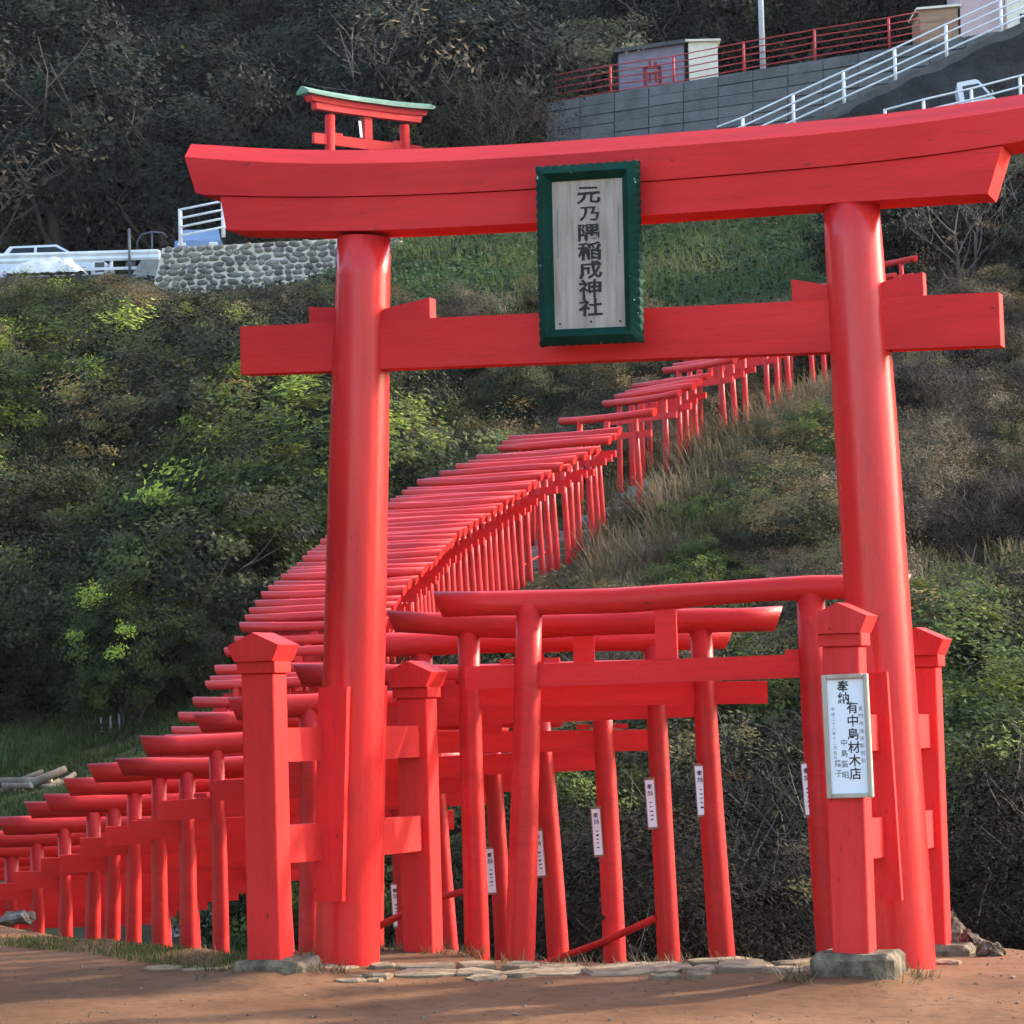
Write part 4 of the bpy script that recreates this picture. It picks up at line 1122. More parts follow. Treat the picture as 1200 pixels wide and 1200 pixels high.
# ------------------------------------------------------------------ cut logs and small markers on the lower field
q = random.Random(12)
log_specs = [(30, 902, 60, -4), (40, 900, 70, -6), (20, 893, 62, -3), (44, 913, 42, 38), (52, 918, 44, 42), (60, 921, 46, 40), (67, 915, 40, 44), (12, 912, 50, -8), (73, 909, 34, 50), (34, 918, 30, 35)]
log_words = ['peeled log on the grass pile, nearly level', 'long peeled log lying across the pile', 'topmost bark covered log of the pile', 'slanting cut log leaning off the pile', 'short pale cut log beside the pile',
             'slanting pale log at the outer side of the pile', 'thin slanting log resting on pale logs', 'dark level log at the back of the pile', 'thin steep log at the end of the pile', 'stubby slanting log in the middle of the pile']
for (px_, py_, ln, an), wd in zip(log_specs, log_words):
    p = at(px_, py_ + 4, 52); zz = h1(p.x, 52)
    r = q.uniform(.05, .08); Lw = ln / F * 52
    m = MB(); a = math.radians(an)
    m.tube([(-Lw / 2, 0, 0), (0, .01, .01), (Lw / 2, 0, 0)], [r, r * .95, r * .85], n=10)
    o = m.build('cut_log', [LOGWOOD, LOGEND])
    for f in o.data.polygons:
        if len(f.vertices) > 4: f.material_index = 1
    o.location = (p.x, 52 + q.uniform(-.3, .3), zz + r * .7 + q.uniform(0, .3)); o.rotation_euler = (0, -a * .55, a * .8)
    tag(o, wd, 'log', 'cut logs piled on the lower field')
for px_, py_ in ((119, 862), (130, 866), (140, 860)):
    p = at(px_, py_, 57); zz = h1(p.x, 57)
    o = MB().box((0, 0, .15), (.04, .04, .30), bev=.006).build('marker_post', CONCRETE); o.location = (p.x, 57, zz)
    tag(o, 'short white marker post in the grass below the dark bushes', 'post', 'white marker posts on the lower field')

# ------------------------------------------------------------------ vegetation
def leaf_mesh(name, P, Nrm, size, tint, mat, aspect=.5, seed=0, bend=.25):
    """one folded four-sided leaf per point"""
    r = np.random.RandomState(seed); n = len(P)
    Nrm = Nrm / (np.linalg.norm(Nrm, axis=1, keepdims=True) + 1e-9)
    t = r.normal(size=(n, 3)); t -= Nrm * (t * Nrm).sum(1, keepdims=True)
    a = t / (np.linalg.norm(t, axis=1, keepdims=True) + 1e-9); b = np.cross(Nrm, a)
    s = (size if hasattr(size, '__len__') else np.full(n, size))[:, None]
    w = s * aspect
    V = np.empty((n, 4, 3))
    V[:, 0] = P - a * s * .5; V[:, 1] = P + b * w * .5 - Nrm * w * bend; V[:, 2] = P + a * s * .5; V[:, 3] = P - b * w * .5 - Nrm * w * bend
    return quads_mesh(name, V, tint, mat)
def quads_mesh(name, V, tint, mat):
    n = len(V)
    me = bpy.data.meshes.new(name)
    me.vertices.add(n * 4); me.vertices.foreach_set('co', V.astype(np.float32).ravel())
    me.loops.add(n * 4); me.loops.foreach_set('vertex_index', np.arange(n * 4, dtype=np.int32))
    me.polygons.add(n); me.polygons.foreach_set('loop_start', (np.arange(n) * 4).astype(np.int32)); me.polygons.foreach_set('loop_total', np.full(n, 4, np.int32))
    at_ = me.attributes.new('tint', 'FLOAT', 'POINT'); at_.data.foreach_set('value', np.repeat(np.clip(tint, 0, 1), 4).astype(np.float32))
    me.materials.append(mat); me.update(calc_edges=True)
    return me
def branch_set(seed, n_main, H0, R, r0, levels=2, lean=.0, thin=False):
    """trunk with limbs; returns (MB, tip list)"""
    q = random.Random(seed); m = MB(); tips = []
    def grow(p, d, L, r, lev):
        pts = [p]; rad = [r]; k = 3 if lev else 4
        for i in range(k):
            d = (d + Vector((q.uniform(-.2, .2), q.uniform(-.2, .2), q.uniform(-.05, .18)))).normalized()
            p = p + d * (L / k); pts.append(p); rad.append(r * (1 - .62 * (i + 1) / k))
            if lev < levels and i >= 1:
                for _ in range(2 if lev == 0 else q.randint(1, 2)):
                    a = q.uniform(0, 2 * math.pi)
                    nd = (d * .55 + Vector((math.cos(a), math.sin(a), q.uniform(.0, .6))) * .8).normalized()
                    grow(p, nd, L * q.uniform(.5, .75), max(rad[-1] * .62, .003), lev + 1)
        m.tube(pts, rad, n=6 if lev == 0 else (4 if lev == 1 else 3), cap=False)
        tips.append(p)
    for i in range(n_main):
        a = 2 * math.pi * i / n_main + q.uniform(-.4, .4)
        sp_ = .28 if n_main > 1 else .05
        grow(Vector((0, 0, -.06)), Vector((math.cos(a) * sp_ + lean, math.sin(a) * sp_, 1)).normalized(), H0 * q.uniform(.8, 1.05), r0 * q.uniform(.8, 1.1), 0)
    return m, tips
def crown(name, seed, n_clump, n_leaf, leaf, rx, rz, cz, mat, flat=0.0, bright=0.0, spread=.12, aspect=.5, tint_mu=.35, tint_sd=.2, hole=.15, low=.0):
    """leaves gathered in clumps spread through an uneven ellipsoid; outline broken up by lobes and gaps"""
    r = np.random.RandomState(seed)
    d = r.normal(size=(n_clump * 3, 3)); d /= np.linalg.norm(d, axis=1, keepdims=True)
    d = d[d[:, 2] > -.75 + low][:n_clump]
    ph = r.uniform(0, 6.28, 6)
    lob = 1 + .16 * np.sin(3 * np.arctan2(d[:, 1], d[:, 0]) + ph[0]) + .13 * np.sin(5 * d[:, 2] + ph[1] + 2 * np.arctan2(d[:, 1], d[:, 0])) + r.uniform(-.16, .14, len(d))
    rad = np.where(r.rand(len(d)) < .72, r.uniform(.78, 1.0, len(d)), r.uniform(.3, .8, len(d))) * lob
    C = d * rad[:, None] * np.array([rx, rx, rz]) + np.array([0, 0, cz])
    keep = r.rand(len(C)) > hole
    C = C[keep]; dd = d[keep]; rr = rad[keep]
    k = len(C)
    which = r.randint(0, k, n_leaf)
    cs_ = spread * r.uniform(.6, 1.35, k)
    off = r.normal(size=(n_leaf, 3)) * cs_[which][:, None] * np.array([1, 1, .62])
    P = C[which] + off
    P[:, 2] = np.maximum(P[:, 2], .02)
    Nrm = dd[which] * 1.1 + np.array([0, 0, .45]) + r.normal(size=(n_leaf, 3)) * .42
    ct = np.clip(r.normal(tint_mu, tint_sd, k), 0, .86)
    # clumps of new growth (paler young leaves) on some of the outer upper shoots
    young = (dd[:, 2] > .05) & (rr > .8) & (r.rand(k) < bright)
    ct = np.where(young, .95, ct)
    tint = ct[which] + r.normal(0, .10, n_leaf)
    tint = np.where(young[which], np.clip(tint, .86, 1), np.clip(tint, 0, .9))
    return leaf_mesh(name, P, Nrm, leaf * r.uniform(.6, 1.35, n_leaf), tint, mat, aspect, seed)
PROTO = {}
def make_proto(key, name, cat, stem_name, stem_args, stem_mat, crown_args):
    root = bpy.data.objects.new(name, None); root.empty_display_size = .3
    root['category'] = cat
    m, tips = branch_set(**stem_args)
    parts = [(stem_name, m.mesh(stem_name, stem_mat))]
    if crown_args: parts.append(('crown', crown(**crown_args)))
    PROTO.setdefault(key, []).append((name, cat, parts))
for i in range(3):
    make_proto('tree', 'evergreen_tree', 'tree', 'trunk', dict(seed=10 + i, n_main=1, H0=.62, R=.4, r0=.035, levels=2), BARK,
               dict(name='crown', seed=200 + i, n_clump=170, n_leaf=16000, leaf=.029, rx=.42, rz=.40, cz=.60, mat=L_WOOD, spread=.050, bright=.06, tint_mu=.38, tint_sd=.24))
    make_proto('dark', 'evergreen_shrub', 'shrub', 'stem', dict(seed=20 + i, n_main=4, H0=.55, R=.4, r0=.022, levels=2), BARK,
               dict(name='crown', seed=210 + i, n_clump=150, n_leaf=14000, leaf=.031, rx=.55, rz=.46, cz=.50, mat=L_DARK, spread=.070, bright=.03, tint_mu=.45, tint_sd=.22))
    make_proto('green', 'broadleaf_shrub', 'shrub', 'stem', dict(seed=30 + i, n_main=4, H0=.55, R=.4, r0=.022, levels=2), BARK,
               dict(name='crown', seed=220 + i, n_clump=150, n_leaf=14000, leaf=.031, rx=.55, rz=.46, cz=.50, mat=L_GREEN, spread=.065, bright=.16, tint_mu=.35, tint_sd=.22))
for i in range(2):
    make_proto('olive', 'olive_shrub', 'shrub', 'stem', dict(seed=40 + i, n_main=5, H0=.5, R=.4, r0=.018, levels=2), BARK_PALE,
               dict(name='crown', seed=230 + i, n_clump=150, n_leaf=13000, leaf=.030, rx=.58, rz=.44, cz=.48, mat=L_OLIVE, spread=.07, bright=.22, tint_mu=.42, tint_sd=.25))
    make_proto('brown', 'dry_shrub', 'shrub', 'stem', dict(seed=50 + i, n_main=7, H0=.55, R=.4, r0=.014, levels=2), BARK_PALE,
               dict(name='crown', seed=240 + i, n_clump=130, n_leaf=9000, leaf=.030, rx=.56, rz=.44, cz=.48, mat=L_BROWN, spread=.075, bright=.1, tint_mu=.4, tint_sd=.25, aspect=.35))
    make_proto('fresh', 'leafy_shrub', 'shrub', 'stem', dict(seed=60 + i, n_main=4, H0=.55, R=.4, r0=.02, levels=2), BARK,
               dict(name='crown', seed=250 + i, n_clump=110, n_leaf=7500, leaf=.046, rx=.56, rz=.46, cz=.50, mat=L_FRESH, spread=.065, bright=.15, tint_mu=.45, tint_sd=.25))
    make_proto('bare', 'bare_tree', 'tree', 'trunk', dict(seed=70 + i, n_main=2, H0=.75, R=.4, r0=.026, levels=3), BARK_PALE,
               dict(name='crown', seed=260 + i, n_clump=60, n_leaf=900, leaf=.035, rx=.45, rz=.38, cz=.62, mat=L_BROWN, spread=.06, tint_mu=.5, tint_sd=.25, aspect=.4))
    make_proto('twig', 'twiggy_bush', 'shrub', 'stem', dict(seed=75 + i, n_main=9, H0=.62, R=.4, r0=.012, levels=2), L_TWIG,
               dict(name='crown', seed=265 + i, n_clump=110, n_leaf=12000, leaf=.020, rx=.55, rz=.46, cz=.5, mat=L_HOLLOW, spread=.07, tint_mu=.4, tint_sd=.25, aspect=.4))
for i in range(2):
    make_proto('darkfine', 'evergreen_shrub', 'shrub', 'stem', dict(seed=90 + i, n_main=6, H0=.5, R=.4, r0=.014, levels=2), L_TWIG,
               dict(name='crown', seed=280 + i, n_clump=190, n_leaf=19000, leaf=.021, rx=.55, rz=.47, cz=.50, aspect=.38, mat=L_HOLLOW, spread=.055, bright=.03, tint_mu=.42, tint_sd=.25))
    make_proto('freshfine', 'leafy_shrub', 'shrub', 'stem', dict(seed=95 + i, n_main=4, H0=.5, R=.4, r0=.016, levels=2), BARK,
               dict(name='crown', seed=290 + i, n_clump=190, n_leaf=15000, leaf=.028, rx=.56, rz=.47, cz=.50, mat=L_FRESH, spread=.05, bright=.12, tint_mu=.36, tint_sd=.25))
    make_proto('olivefine', 'olive_shrub', 'shrub', 'stem', dict(seed=98 + i, n_main=5, H0=.5, R=.4, r0=.014, levels=2), BARK,
               dict(name='crown', seed=295 + i, n_clump=170, n_leaf=12000, leaf=.030, rx=.56, rz=.46, cz=.50, mat=L_OLIVE, spread=.055, bright=.1, tint_mu=.36, tint_sd=.25))
for key_, nm_, mat_, br_, tm_, sd_ in (('dmound', 'evergreen_shrub', L_DARK, .04, .40, 300), ('gmound', 'broadleaf_shrub', L_GREEN, .34, .28, 310), ('omound', 'olive_shrub', L_OLIVE, .12, .36, 320)):
    for i in range(2):
        make_proto(key_, nm_, 'shrub', 'stem', dict(seed=sd_ + i, n_main=6, H0=.45, R=.4, r0=.014, levels=2), BARK,
                   dict(name='crown', seed=sd_ + 5 + i, n_clump=230, n_leaf=24000, leaf=.021, rx=.55, rz=.45, cz=.48, mat=mat_, spread=.040, bright=br_, tint_mu=tm_, tint_sd=.27, hole=.16))
make_proto('pale', 'blossom_tree', 'tree', 'trunk', dict(seed=80, n_main=3, H0=.6, R=.4, r0=.025, levels=2), BARK,
           dict(name='crown', seed=270, n_clump=90, n_leaf=6000, leaf=.042, rx=.5, rz=.42, cz=.55, mat=L_PALE, spread=.06, tint_mu=.5, tint_sd=.25))
def plant(key, X, Y, Z, h, wide, label, group, q):
    name, cat, parts = PROTO[key][q.randrange(len(PROTO[key]))]
    o = thing(name, label, cat, (X, Y, Z), q.uniform(0, 6.28), group)
    o.scale = (h * wide, h * wide, h)
    for n_, me in parts: link(n_, me, o)
    return o
path_pts = [(p.x, p.y) for p, _, _, _ in NEAR] + [(p.x, p.y) for p, _, _, _ in FAR]
far_px = [proj(p)[0] for p, *_ in FAR]; far_d = [p.y for p, *_ in FAR]
placed = []
LIM_X = [0, 60, 120, 190, 300, 380, 440, 455, 500, 540, 590, 620, 660, 700, 740, 770, 830, 900, 970, 1030, 1060]
LIM_Y = [955, 950, 930, 890, 830, 790, 760, 705, 690, 652, 662, 690, 680, 655, 620, 566, 495, 464, 440, 430, 300]
def front_limit(px):
    if px < 0 or px > 1060: return -999
    return float(np.interp(px, LIM_X, LIM_Y))
LANDMARKS = [('the great gate', (2.0, 15.2)), ('the stone wall', (-9, 95)), ('the white car', (at(62, 300, 100).x, 100.2)), ('the blue car', (at(228, 270, 99).x, 99.3)),
             ('the white tarpaulin', (at(55, 318, 96).x, 96.5)), ('the green-roofed torii', (at(430, 118, 101).x, 101)), ('the lamp pole', (at(894, 78, 104).x, 104.4)), ('the mauve shed', (at(765, 80, 106).x, 106)),
             ('the brown hut', (at(1100, 30, 104).x, 104.5)), ('the cut logs', (at(40, 905, 52).x, 52)), ('the small truck', (at(1128, 120, 96).x, 96.3)), ('the white marker posts', (at(130, 860, 57).x, 57)), ('the block wall', (at(700, 130, 104).x, 104)), ('the foot of the stair railing', (at(850, 150, 98.7).x, 98.7))]
LANDMARKS += [('the %s stairway torii' % ordinal(i + 1), (p.x, p.y)) for i, (p, *_) in enumerate(FAR) if i > 2]
LANDMARKS += [('the %s descending torii' % ordinal(i + 1), (p.x, p.y)) for i, (p, *_) in enumerate(NEAR) if i < 13]
def describe(label, X, Y, h, wide, hr, q_):
    lo, hi = hr
    t = (h - lo) / max(hi - lo, .01)
    size = 'tall ' if t > .66 else ('low ' if t < .33 else '')
    size += 'broad ' if wide > 1.13 else ('narrow ' if wide < 1.0 else '')
    nm, (lx, ly) = min(LANDMARKS, key=lambda L_: (L_[1][0] - X) ** 2 + (L_[1][1] - Y) ** 2)
    dd = math.hypot(lx - X, ly - Y)
    dx, dy = X - lx, Y - ly
    rel = 'beside' if dd < 3.2 else ('uphill of' if dy > abs(dx) * .6 else ('downhill of' if dy < -abs(dx) * .6 else 'near'))
    if dd > 13: rel = 'far ' + rel if rel in ('uphill of', 'downhill of') else 'away from'
    return '%s%s, %s %s' % (size, label, rel, nm)
def try_plant(key, px, Y, h, wide, label, group, q, sep=.55, path_clear=1.3, limit=True, sink=.1, hr=(1, 3)):
    X = at(px, 600, Y).x
    Z = h1(X, Y)
    for a, b in path_pts:
        if (a - X) ** 2 + (b - Y) ** 2 < (path_clear + h * wide * .38) ** 2: return None
    if limit:
        fd = float(np.interp(px, far_px, far_d)) if 150 < px < 1060 else (54.5 if px < 150 else 0)
        if Y < fd:
            rp_ = h * wide * .5 / Y * F
            lim = max(front_limit(px), front_limit(px - rp_), front_limit(px + rp_))
            ptop = proj((X, Y, Z + h * .97))[1]
            if ptop < lim:
                h2 = h - (lim - ptop) * Y / F
                if h2 < .45: return None
                h = h2
    if px < 440 and 68 <= Y < 97:
        lim = float(np.interp(px, [-100, 0, 170, 190, 400, 430], [324, 326, 328, 352, 338, 330])) + 4
        ptop = proj((X, Y, Z + h * .97 - sink * h))[1]
        if ptop < lim:
            h = h - (lim - ptop) * Y / F
            if h < .4: return None
    if px > 1020 and 66 <= Y < 97:
        ptop = proj((X, Y, Z + h * .97 - sink * h))[1]
        if ptop < 205:
            h = h - (205 - ptop) * Y / F
            if h < .6: return None
    for a, b, r in placed:
        if (a - X) ** 2 + (b - Y) ** 2 < (sep * (r + h * wide * .5)) ** 2: return None
    placed.append((X, Y, h * wide * .5))
    return plant(key, X, Y, Z - sink * h, h, wide, describe(label, X, Y, h, wide, hr, q), group, q)
def scatter(spec, n, pxr, Yr, hr, seed, group, wide=(.9, 1.25), tries=14, **kw):
    q = random.Random(seed); keys = [s[0] for s in spec]; wts = [s[1] for s in spec]; lab = {s[0]: s[2] for s in spec}
    done = 0
    for _ in range(n * tries):
        if done >= n: break
        k = q.choices(keys, wts)[0]
        if try_plant(k, q.uniform(*pxr), q.uniform(*Yr), q.uniform(*hr), q.uniform(*wide), lab[k], group, q, hr=hr, **kw): done += 1
    return done
# one-off plants first
q = random.Random(4)
p = at(512, 100, 108); plant('bare', p.x, 108, h1(p.x, 108) - .3, 9.5, .9, 'pale barked leaning tree with few leaves above the roofed torii', None, q).rotation_euler = (0, -.35, 1.0)
p = at(706, 60, 109); plant('pale', p.x, 109, p.z - 3.0, 4.6, 1.0, 'pale yellow blossoming tree behind the end of the red fence', None, q)
p = at(612, 120, 106.5); plant('fresh', p.x, 106.5, p.z - 3.0, 3.6, 1.1, 'yellow green leafy shrub behind the end of the block wall', None, q)
p = at(528, 130, 105); plant('green', p.x, 105, p.z - 3.4, 4.6, .75, 'mid green shrub beside the right end of the green torii roof', None, q)
p = at(590, 140, 102); plant('twig', p.x, 102, p.z - 2.5, 4.5, 1.0, 'grey twiggy bush at the foot of the block wall end', None, q)
p = at(10, 225, 102.5); plant('bare', p.x - 1, 105.0, ROADZ, 7.0, 1.3, 'fan shaped bare tree at the edge of the dark wood', None, q)
p = at(70, 1090, 20.5)  # unseen trees added to block sky light from the left torii row
for (x_, y_, h_, lb) in ((-7.0, 17.6, 5.6, 'dense unseen evergreen tree added to shade the terrace edge beside the low rock'), (-6.6, 14.6, 6.0, 'tall unseen evergreen tree added as shade left of the low rock'), (-7.6, 20.4, 5.2, 'unseen evergreen tree added to shade the descending torii row'),
                     (-9.0, 18.6, 6.0, 'unseen evergreen tree added as shade behind the others on the terrace edge'), (-6.0, 11.6, 5.6, 'unseen evergreen tree added as shade, alone on the open terrace')):
    plant('tree', x_, y_, 0.0, h_, .95, lb, None, q)
# wood behind road and wall
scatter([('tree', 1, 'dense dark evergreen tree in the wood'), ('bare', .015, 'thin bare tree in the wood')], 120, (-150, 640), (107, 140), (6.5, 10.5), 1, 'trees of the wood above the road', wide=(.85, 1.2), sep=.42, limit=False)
scatter([('tree', 1, 'dark evergreen tree above the block wall'), ('green', .35, 'mid green leafy tree above the block wall')], 80, (600, 1300), (110, 142), (6, 9.5), 2, 'trees on the slope above the block wall', wide=(.85, 1.2), sep=.42, limit=False)
scatter([('twig', 1, 'brownish twiggy bush before the wood'), ('dark', .6, 'dark evergreen shrub before the wood'), ('brown', .15, 'dry brown shrub before the wood')], 26, (240, 640), (102, 107), (2.6, 4.2), 3, 'bushes in front of the wood', limit=False, sep=.5)
# left hillside: dense shrubs from the field up to the road
scatter([('gmound', 1.6, 'mounded green shrub with bright shoots'), ('dmound', 1.4, 'mounded dark evergreen shrub'), ('omound', .5, 'mounded olive brown shrub'), ('brown', .25, 'dry brown shrub on the hillside')],
        36, (-90, 400), (59, 79), (4.6, 7.0), 5, 'shrubs on the left hillside', sep=.57, wide=(.95, 1.3), sink=.22)
scatter([('dark', 1.2, 'dark evergreen shrub'), ('olive', 1.0, 'olive brown shrub'), ('brown', .9, 'dry brown shrub'), ('twig', .6, 'grey twiggy bush'), ('green', .4, 'bright shooting shrub')],
        60, (-80, 420), (79, 94), (1.8, 3.6), 6, 'shrubs below the stone wall', sep=.45)
scatter([('olive', 1, 'olive shrub past the row'), ('dark', 1, 'dark evergreen shrub past the row'), ('brown', .5, 'dry brown shrub past the row')], 46, (400, 760), (60, 82), (1.3, 2.6), 7, 'shrubs past the stairway torii', sep=.45)
scatter([('dmound', 1.3, 'dark evergreen shrub above the lower field'), ('gmound', .6, 'green shrub with bright shoots above the lower field')],
        18, (-60, 260), (57.0, 60), (2.2, 3.6), 16, 'shrubs above the lower field', sep=.5)
# right of the stairway
scatter([('brown', 1.2, 'dry brown shrub'), ('olive', 1.2, 'olive shrub'), ('fresh', .5, 'leafy green shrub')], 80, (640, 1020), (40, 66), (.8, 2.2), 8, 'shrubs on the slope below the stairway', sep=.42, path_clear=.7)
scatter([('brown', 1, 'dry brown brush along the upper stairway'), ('olive', 1, 'olive brush along the upper stairway')], 70, (740, 1015), (56, 75), (1.0, 2.6), 17, 'brush along the upper stairway', sep=.4, path_clear=.45)
scatter([('olivefine', 1, 'olive shrub at the stairway foot'), ('freshfine', .7, 'broadleaf shrub at the stairway foot')], 22, (440, 700), (34, 47), (1.2, 2.4), 9, 'shrubs at the stairway foot', sep=.45)
scatter([('brown', 1.3, 'dry brown scrub bush'), ('twig', .6, 'dark twiggy bush'), ('olive', .7, 'olive scrub bush')], 60, (1040, 1320), (50, 74), (1.2, 2.4), 10, 'scrub on the right hillside', sep=.5, limit=False)
scatter([('tree', 1, 'dark evergreen tree below the upper road'), ('bare', .08, 'slender pale stemmed tree'), ('dark', .6, 'dark evergreen shrub below the upper road')], 34, (1035, 1400), (73, 92), (2.6, 4.6), 11, 'trees below the upper road', sep=.45, limit=False)
# near bushes right of the gate and in the hollow behind it
scatter([('freshfine', 1, 'glossy green shrub'), ('olivefine', .6, 'olive leafy shrub')], 20, (1085, 1330), (30, 40), (2.4, 3.4), 12, 'green shrubs right of the gate', sep=.5, limit=False)
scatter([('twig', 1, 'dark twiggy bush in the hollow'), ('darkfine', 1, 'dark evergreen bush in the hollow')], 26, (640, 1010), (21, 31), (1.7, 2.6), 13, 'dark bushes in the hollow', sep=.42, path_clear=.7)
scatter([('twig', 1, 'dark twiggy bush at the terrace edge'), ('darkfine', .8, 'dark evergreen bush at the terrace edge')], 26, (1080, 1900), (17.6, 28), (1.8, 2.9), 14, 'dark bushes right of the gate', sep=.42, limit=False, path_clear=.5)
scatter([('olivefine', 1, 'olive bush in the hollow'), ('freshfine', .5, 'green bush in the hollow')], 22, (300, 1010), (31, 40), (1.6, 2.6), 15, 'bushes before the stairway foot', sep=.45, path_clear=.9)

# ground cover on the slopes, one object each (nobody could count it)
def cover(name, n, pxr, Yr, size, mat, seed, label, cat, aspect=.7, blade=False, hts=(.3, .7), near_lim=False, clear=0.9, lift=.03):
    r = np.random.RandomState(seed)
    Y = r.uniform(*Yr, n); px = r.uniform(*pxr, n)
    X = (px - 600) / F * Y
    # patchy density
    keep = np.array([noise.noise((x * .35, y * .35, seed)) for x, y in zip(X, Y)]) + r.uniform(-.5, .6, n) > (-.12 if not blade or hts[1] < .6 else .28)
    PP = np.array(path_pts)
    keep &= np.min((X[:, None] - PP[None, :, 0]) ** 2 + (Y[:, None] - PP[None, :, 1]) ** 2, axis=1) > clear ** 2
    X, Y = X[keep], Y[keep]; n = len(X)
    Z = hgt(X, Y)
    base_t = np.array([.5 + .7 * noise.noise((x * .25 + 9, y * .25, seed)) for x, y in zip(X, Y)])
    tint = np.clip(base_t + r.normal(0, .16, n), 0, 1)
    if not blade:
        P = np.c_[X, Y, Z + lift + np.abs(r.normal(0, .12, n))]
        nr_ = np.c_[r.normal(0, .45, n), -.35 + r.normal(0, .45, n), np.ones(n)]
        me = leaf_mesh(name, P, nr_, size * r.uniform(.6, 1.4, n), tint, mat, aspect, seed)
    else:
        h = r.uniform(*hts, n); a = r.uniform(0, 6.28, n); ln = r.uniform(.1, 1.1, n) * h; w = size * r.uniform(.6, 1.3, n)
        dx, dy = np.cos(a), np.sin(a)
        V = np.empty((n, 4, 3))
        B = np.c_[X, Y, Z - .03]
        side = np.c_[-dy * w, dx * w, np.zeros(n)]
        V[:, 0] = B - side; V[:, 1] = B + side
        tip = B + np.c_[dx * ln, dy * ln, h]
        V[:, 2] = tip + side * .25; V[:, 3] = tip - side * .25
        me = quads_mesh(name, V, tint, mat)
    return tag(link(name, me), label, cat, kind='stuff')
cover('ground_cover', 60000, (380, 1020), (70, 100), .17, L_COVER, 3, 'low leafy green cover on the slope behind the gate', 'ground cover')
cover('ground_cover', 36000, (-60, 420), (59, 97), .16, L_DARK, 4, 'low brownish cover under the hillside shrubs', 'ground cover')
cover('grass', 26000, (420, 1020), (70, 98), .018, L_GRASS, 5, 'green grass among the leafy cover on the slope', 'grass', blade=True, hts=(.2, .5))
cover('dry_grass', 60000, (690, 1250), (42, 74), .020, L_DRYGRASS, 6, 'dry tan grass', 'grass', blade=True, hts=(.2, .7), clear=.85)
cover('tall_dry_grass', 22000, (770, 1010), (50, 68), .022, L_DRYGRASS, 12, 'tall straw coloured grass beside the upper stairway', 'grass', blade=True, hts=(.45, 1.15), clear=.8)
cover('field_grass', 26000, (-40, 270), (46, 59), .02, L_FIELD, 7, 'short green grass of the lower field', 'grass', blade=True, hts=(.08, .2))
cover('bank_cover', 26000, (430, 800), (36, 60), .10, L_OLIVE, 11, 'low olive cover on the bank beside the stairway', 'ground cover', clear=.95)
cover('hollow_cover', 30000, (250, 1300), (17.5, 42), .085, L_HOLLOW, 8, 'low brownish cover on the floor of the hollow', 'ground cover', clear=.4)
# grass on the terrace edge
r = np.random.RandomState(9)
n = 16000
X = r.uniform(-4.2, -1.55, n); D = r.uniform(0, 1, n) ** 1.8 * -1.1 + .22
Y = edge_y(X) + D
dens = np.array([noise.noise((x * 1.4, y * 1.4, 3)) for x, y in zip(X, Y)]) + r.uniform(-.3, .5, n) + np.clip((X + 3.6) * .25, -.4, .2) > .05
X, Y = X[dens], Y[dens]; n = len(X)
Z = np.array([terr_z(x, y) for x, y in zip(X, Y)]) + np.where(Y > edge_y(X), -(np.clip(Y - edge_y(X), 0, .3) / .3) ** .8, 0) + .02
h = r.uniform(.010, .034, n) * (1 + (r.rand(n) < .04)); a = r.uniform(0, 6.28, n); V = np.empty((n, 4, 3)); B = np.c_[X, Y, Z - .01]; sd = np.c_[-np.sin(a), np.cos(a), 0 * a] * .0035
V[:, 0] = B - sd; V[:, 1] = B + sd; tip = B + np.c_[np.cos(a) * h * .4, np.sin(a) * h * .4, h]; V[:, 2] = tip + sd * .3; V[:, 3] = tip - sd * .3
tag(link('terrace_grass', quads_mesh('terrace_grass', V, r.uniform(.1, .9, n), L_GRASS)), 'short grass along the left edge of the terrace', 'grass', kind='stuff')

# loose grit and small stones on the terrace
r = np.random.RandomState(31)
n = 1500
X = r.uniform(-4.5, 5, n); Y = 11.5 + (edge_y(X) - 11.6) * r.uniform(0, 1, n) ** .8
S = np.where(r.rand(n) < .06, r.uniform(.012, .024, n), r.uniform(.004, .011, n))
octa = np.array([(1, 0, 0), (0, 1, 0), (-1, 0, 0), (0, -1, 0), (0, 0, .7), (0, 0, -.5)])
of = np.array([(0, 1, 4), (1, 2, 4), (2, 3, 4), (3, 0, 4), (1, 0, 5), (2, 1, 5), (3, 2, 5), (0, 3, 5)])
V = np.empty((n, 6, 3))
for i in range(n):
    a = r.uniform(0, 6.28); c_, s_ = math.cos(a), math.sin(a)
    q_ = octa * r.uniform(.6, 1.4, (6, 1)) * S[i]
    V[i, :, 0] = X[i] + q_[:, 0] * c_ - q_[:, 1] * s_; V[i, :, 1] = Y[i] + q_[:, 0] * s_ + q_[:, 1] * c_; V[i, :, 2] = terr_z(X[i], Y[i]) + q_[:, 2] + S[i] * .25
me = bpy.data.meshes.new('grit')
me.from_pydata(V.reshape(-1, 3).tolist(), [], (of[None] + (np.arange(n) * 6)[:, None, None]).reshape(-1, 3).tolist())
me.materials.append(GRIT)
tag(link('grit', me), 'loose grit and small stones on the packed dirt', 'gravel', kind='stuff')

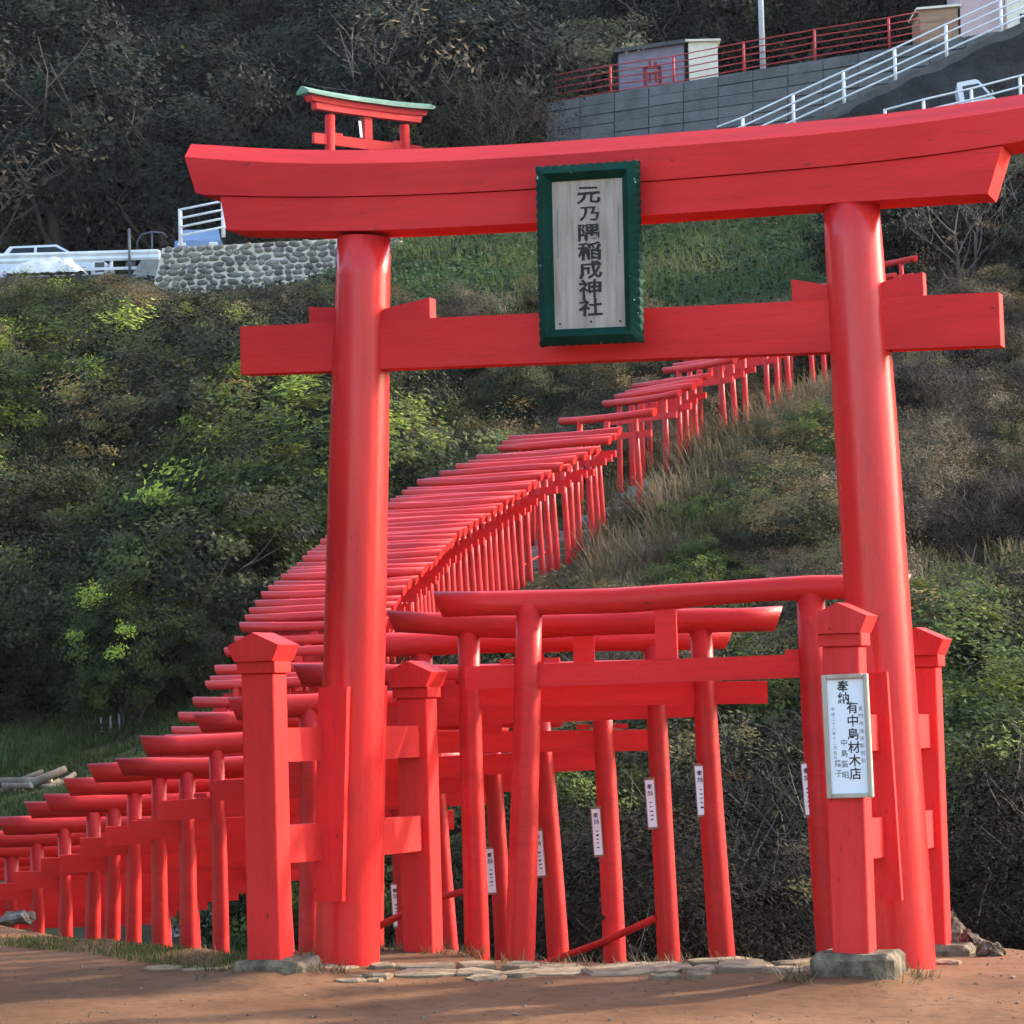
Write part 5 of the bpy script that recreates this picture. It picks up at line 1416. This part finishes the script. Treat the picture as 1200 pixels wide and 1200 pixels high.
# weeds around the stone blocks and between the edging stones
r = np.random.RandomState(41)
cl = []
for i, (pu, pn, zb, k) in enumerate(POSTS):
    c0 = gate_pt(pu, pn)
    for _ in range(420):
        a = r.uniform(0, 6.28); rr = r.uniform(.20, .36)
        cl.append((c0.x + math.cos(a) * rr * 1.15, c0.y + math.sin(a) * rr * .8 - .03))
for _ in range(1300):
    x = r.uniform(-1.9, 2.6); cl.append((x, float(edge_y(x)) - r.uniform(-.05, .35) ** 1.0))
cl = np.array([c for c in cl if noise.noise((c[0] * 3.5, c[1] * 3.5, 8)) > -.05]); n = len(cl)
hm_ = np.array([.085 * sum(math.exp(-((x - bx_) ** 2 + (y - by_) ** 2) / .16) for bx_, by_ in MOUND) for x, y in cl])
B = np.c_[cl, np.array([terr_z(x, y) for x, y in cl]) + hm_ - .012]
h = r.uniform(.02, .085, n); a = r.uniform(0, 6.28, n); V = np.empty((n, 4, 3)); sd = np.c_[-np.sin(a), np.cos(a), 0 * a] * .0035
V[:, 0] = B - sd; V[:, 1] = B + sd; tip = B + np.c_[np.cos(a) * h * .9, np.sin(a) * h * .9, h]; V[:, 2] = tip + sd * .3; V[:, 3] = tip - sd * .3
tag(link('weeds', quads_mesh('weeds', V, r.uniform(.2, 1, n), L_DRYGRASS)), 'thin dry weeds around the stone blocks and edging stones', 'weeds', kind='stuff')

# thin bright air between the gate and the far slopes
HZB = MB().hexa([(-290, -100, -4), (290, -100, -4), (290, 400, -4), (-290, 400, -4), (-290, -100, 110), (290, -100, 110), (290, 400, 110), (-290, 400, 110)])
hm = bpy.data.materials.new('haze'); hm.use_nodes = True
hn = hm.node_tree; hn.nodes.remove(hn.nodes['Principled BSDF'])
pv = hn.nodes.new('ShaderNodeVolumePrincipled')
pv.inputs['Color'].default_value = (.86, .90, 1.0, 1); pv.inputs['Density'].default_value = 0.00008; pv.inputs['Anisotropy'].default_value = 0.0
hn.links.new(pv.outputs['Volume'], hn.nodes['Material Output'].inputs['Volume'])
tag(HZB.build('haze', hm), 'thin pale haze over the valley', 'haze', kind='stuff')
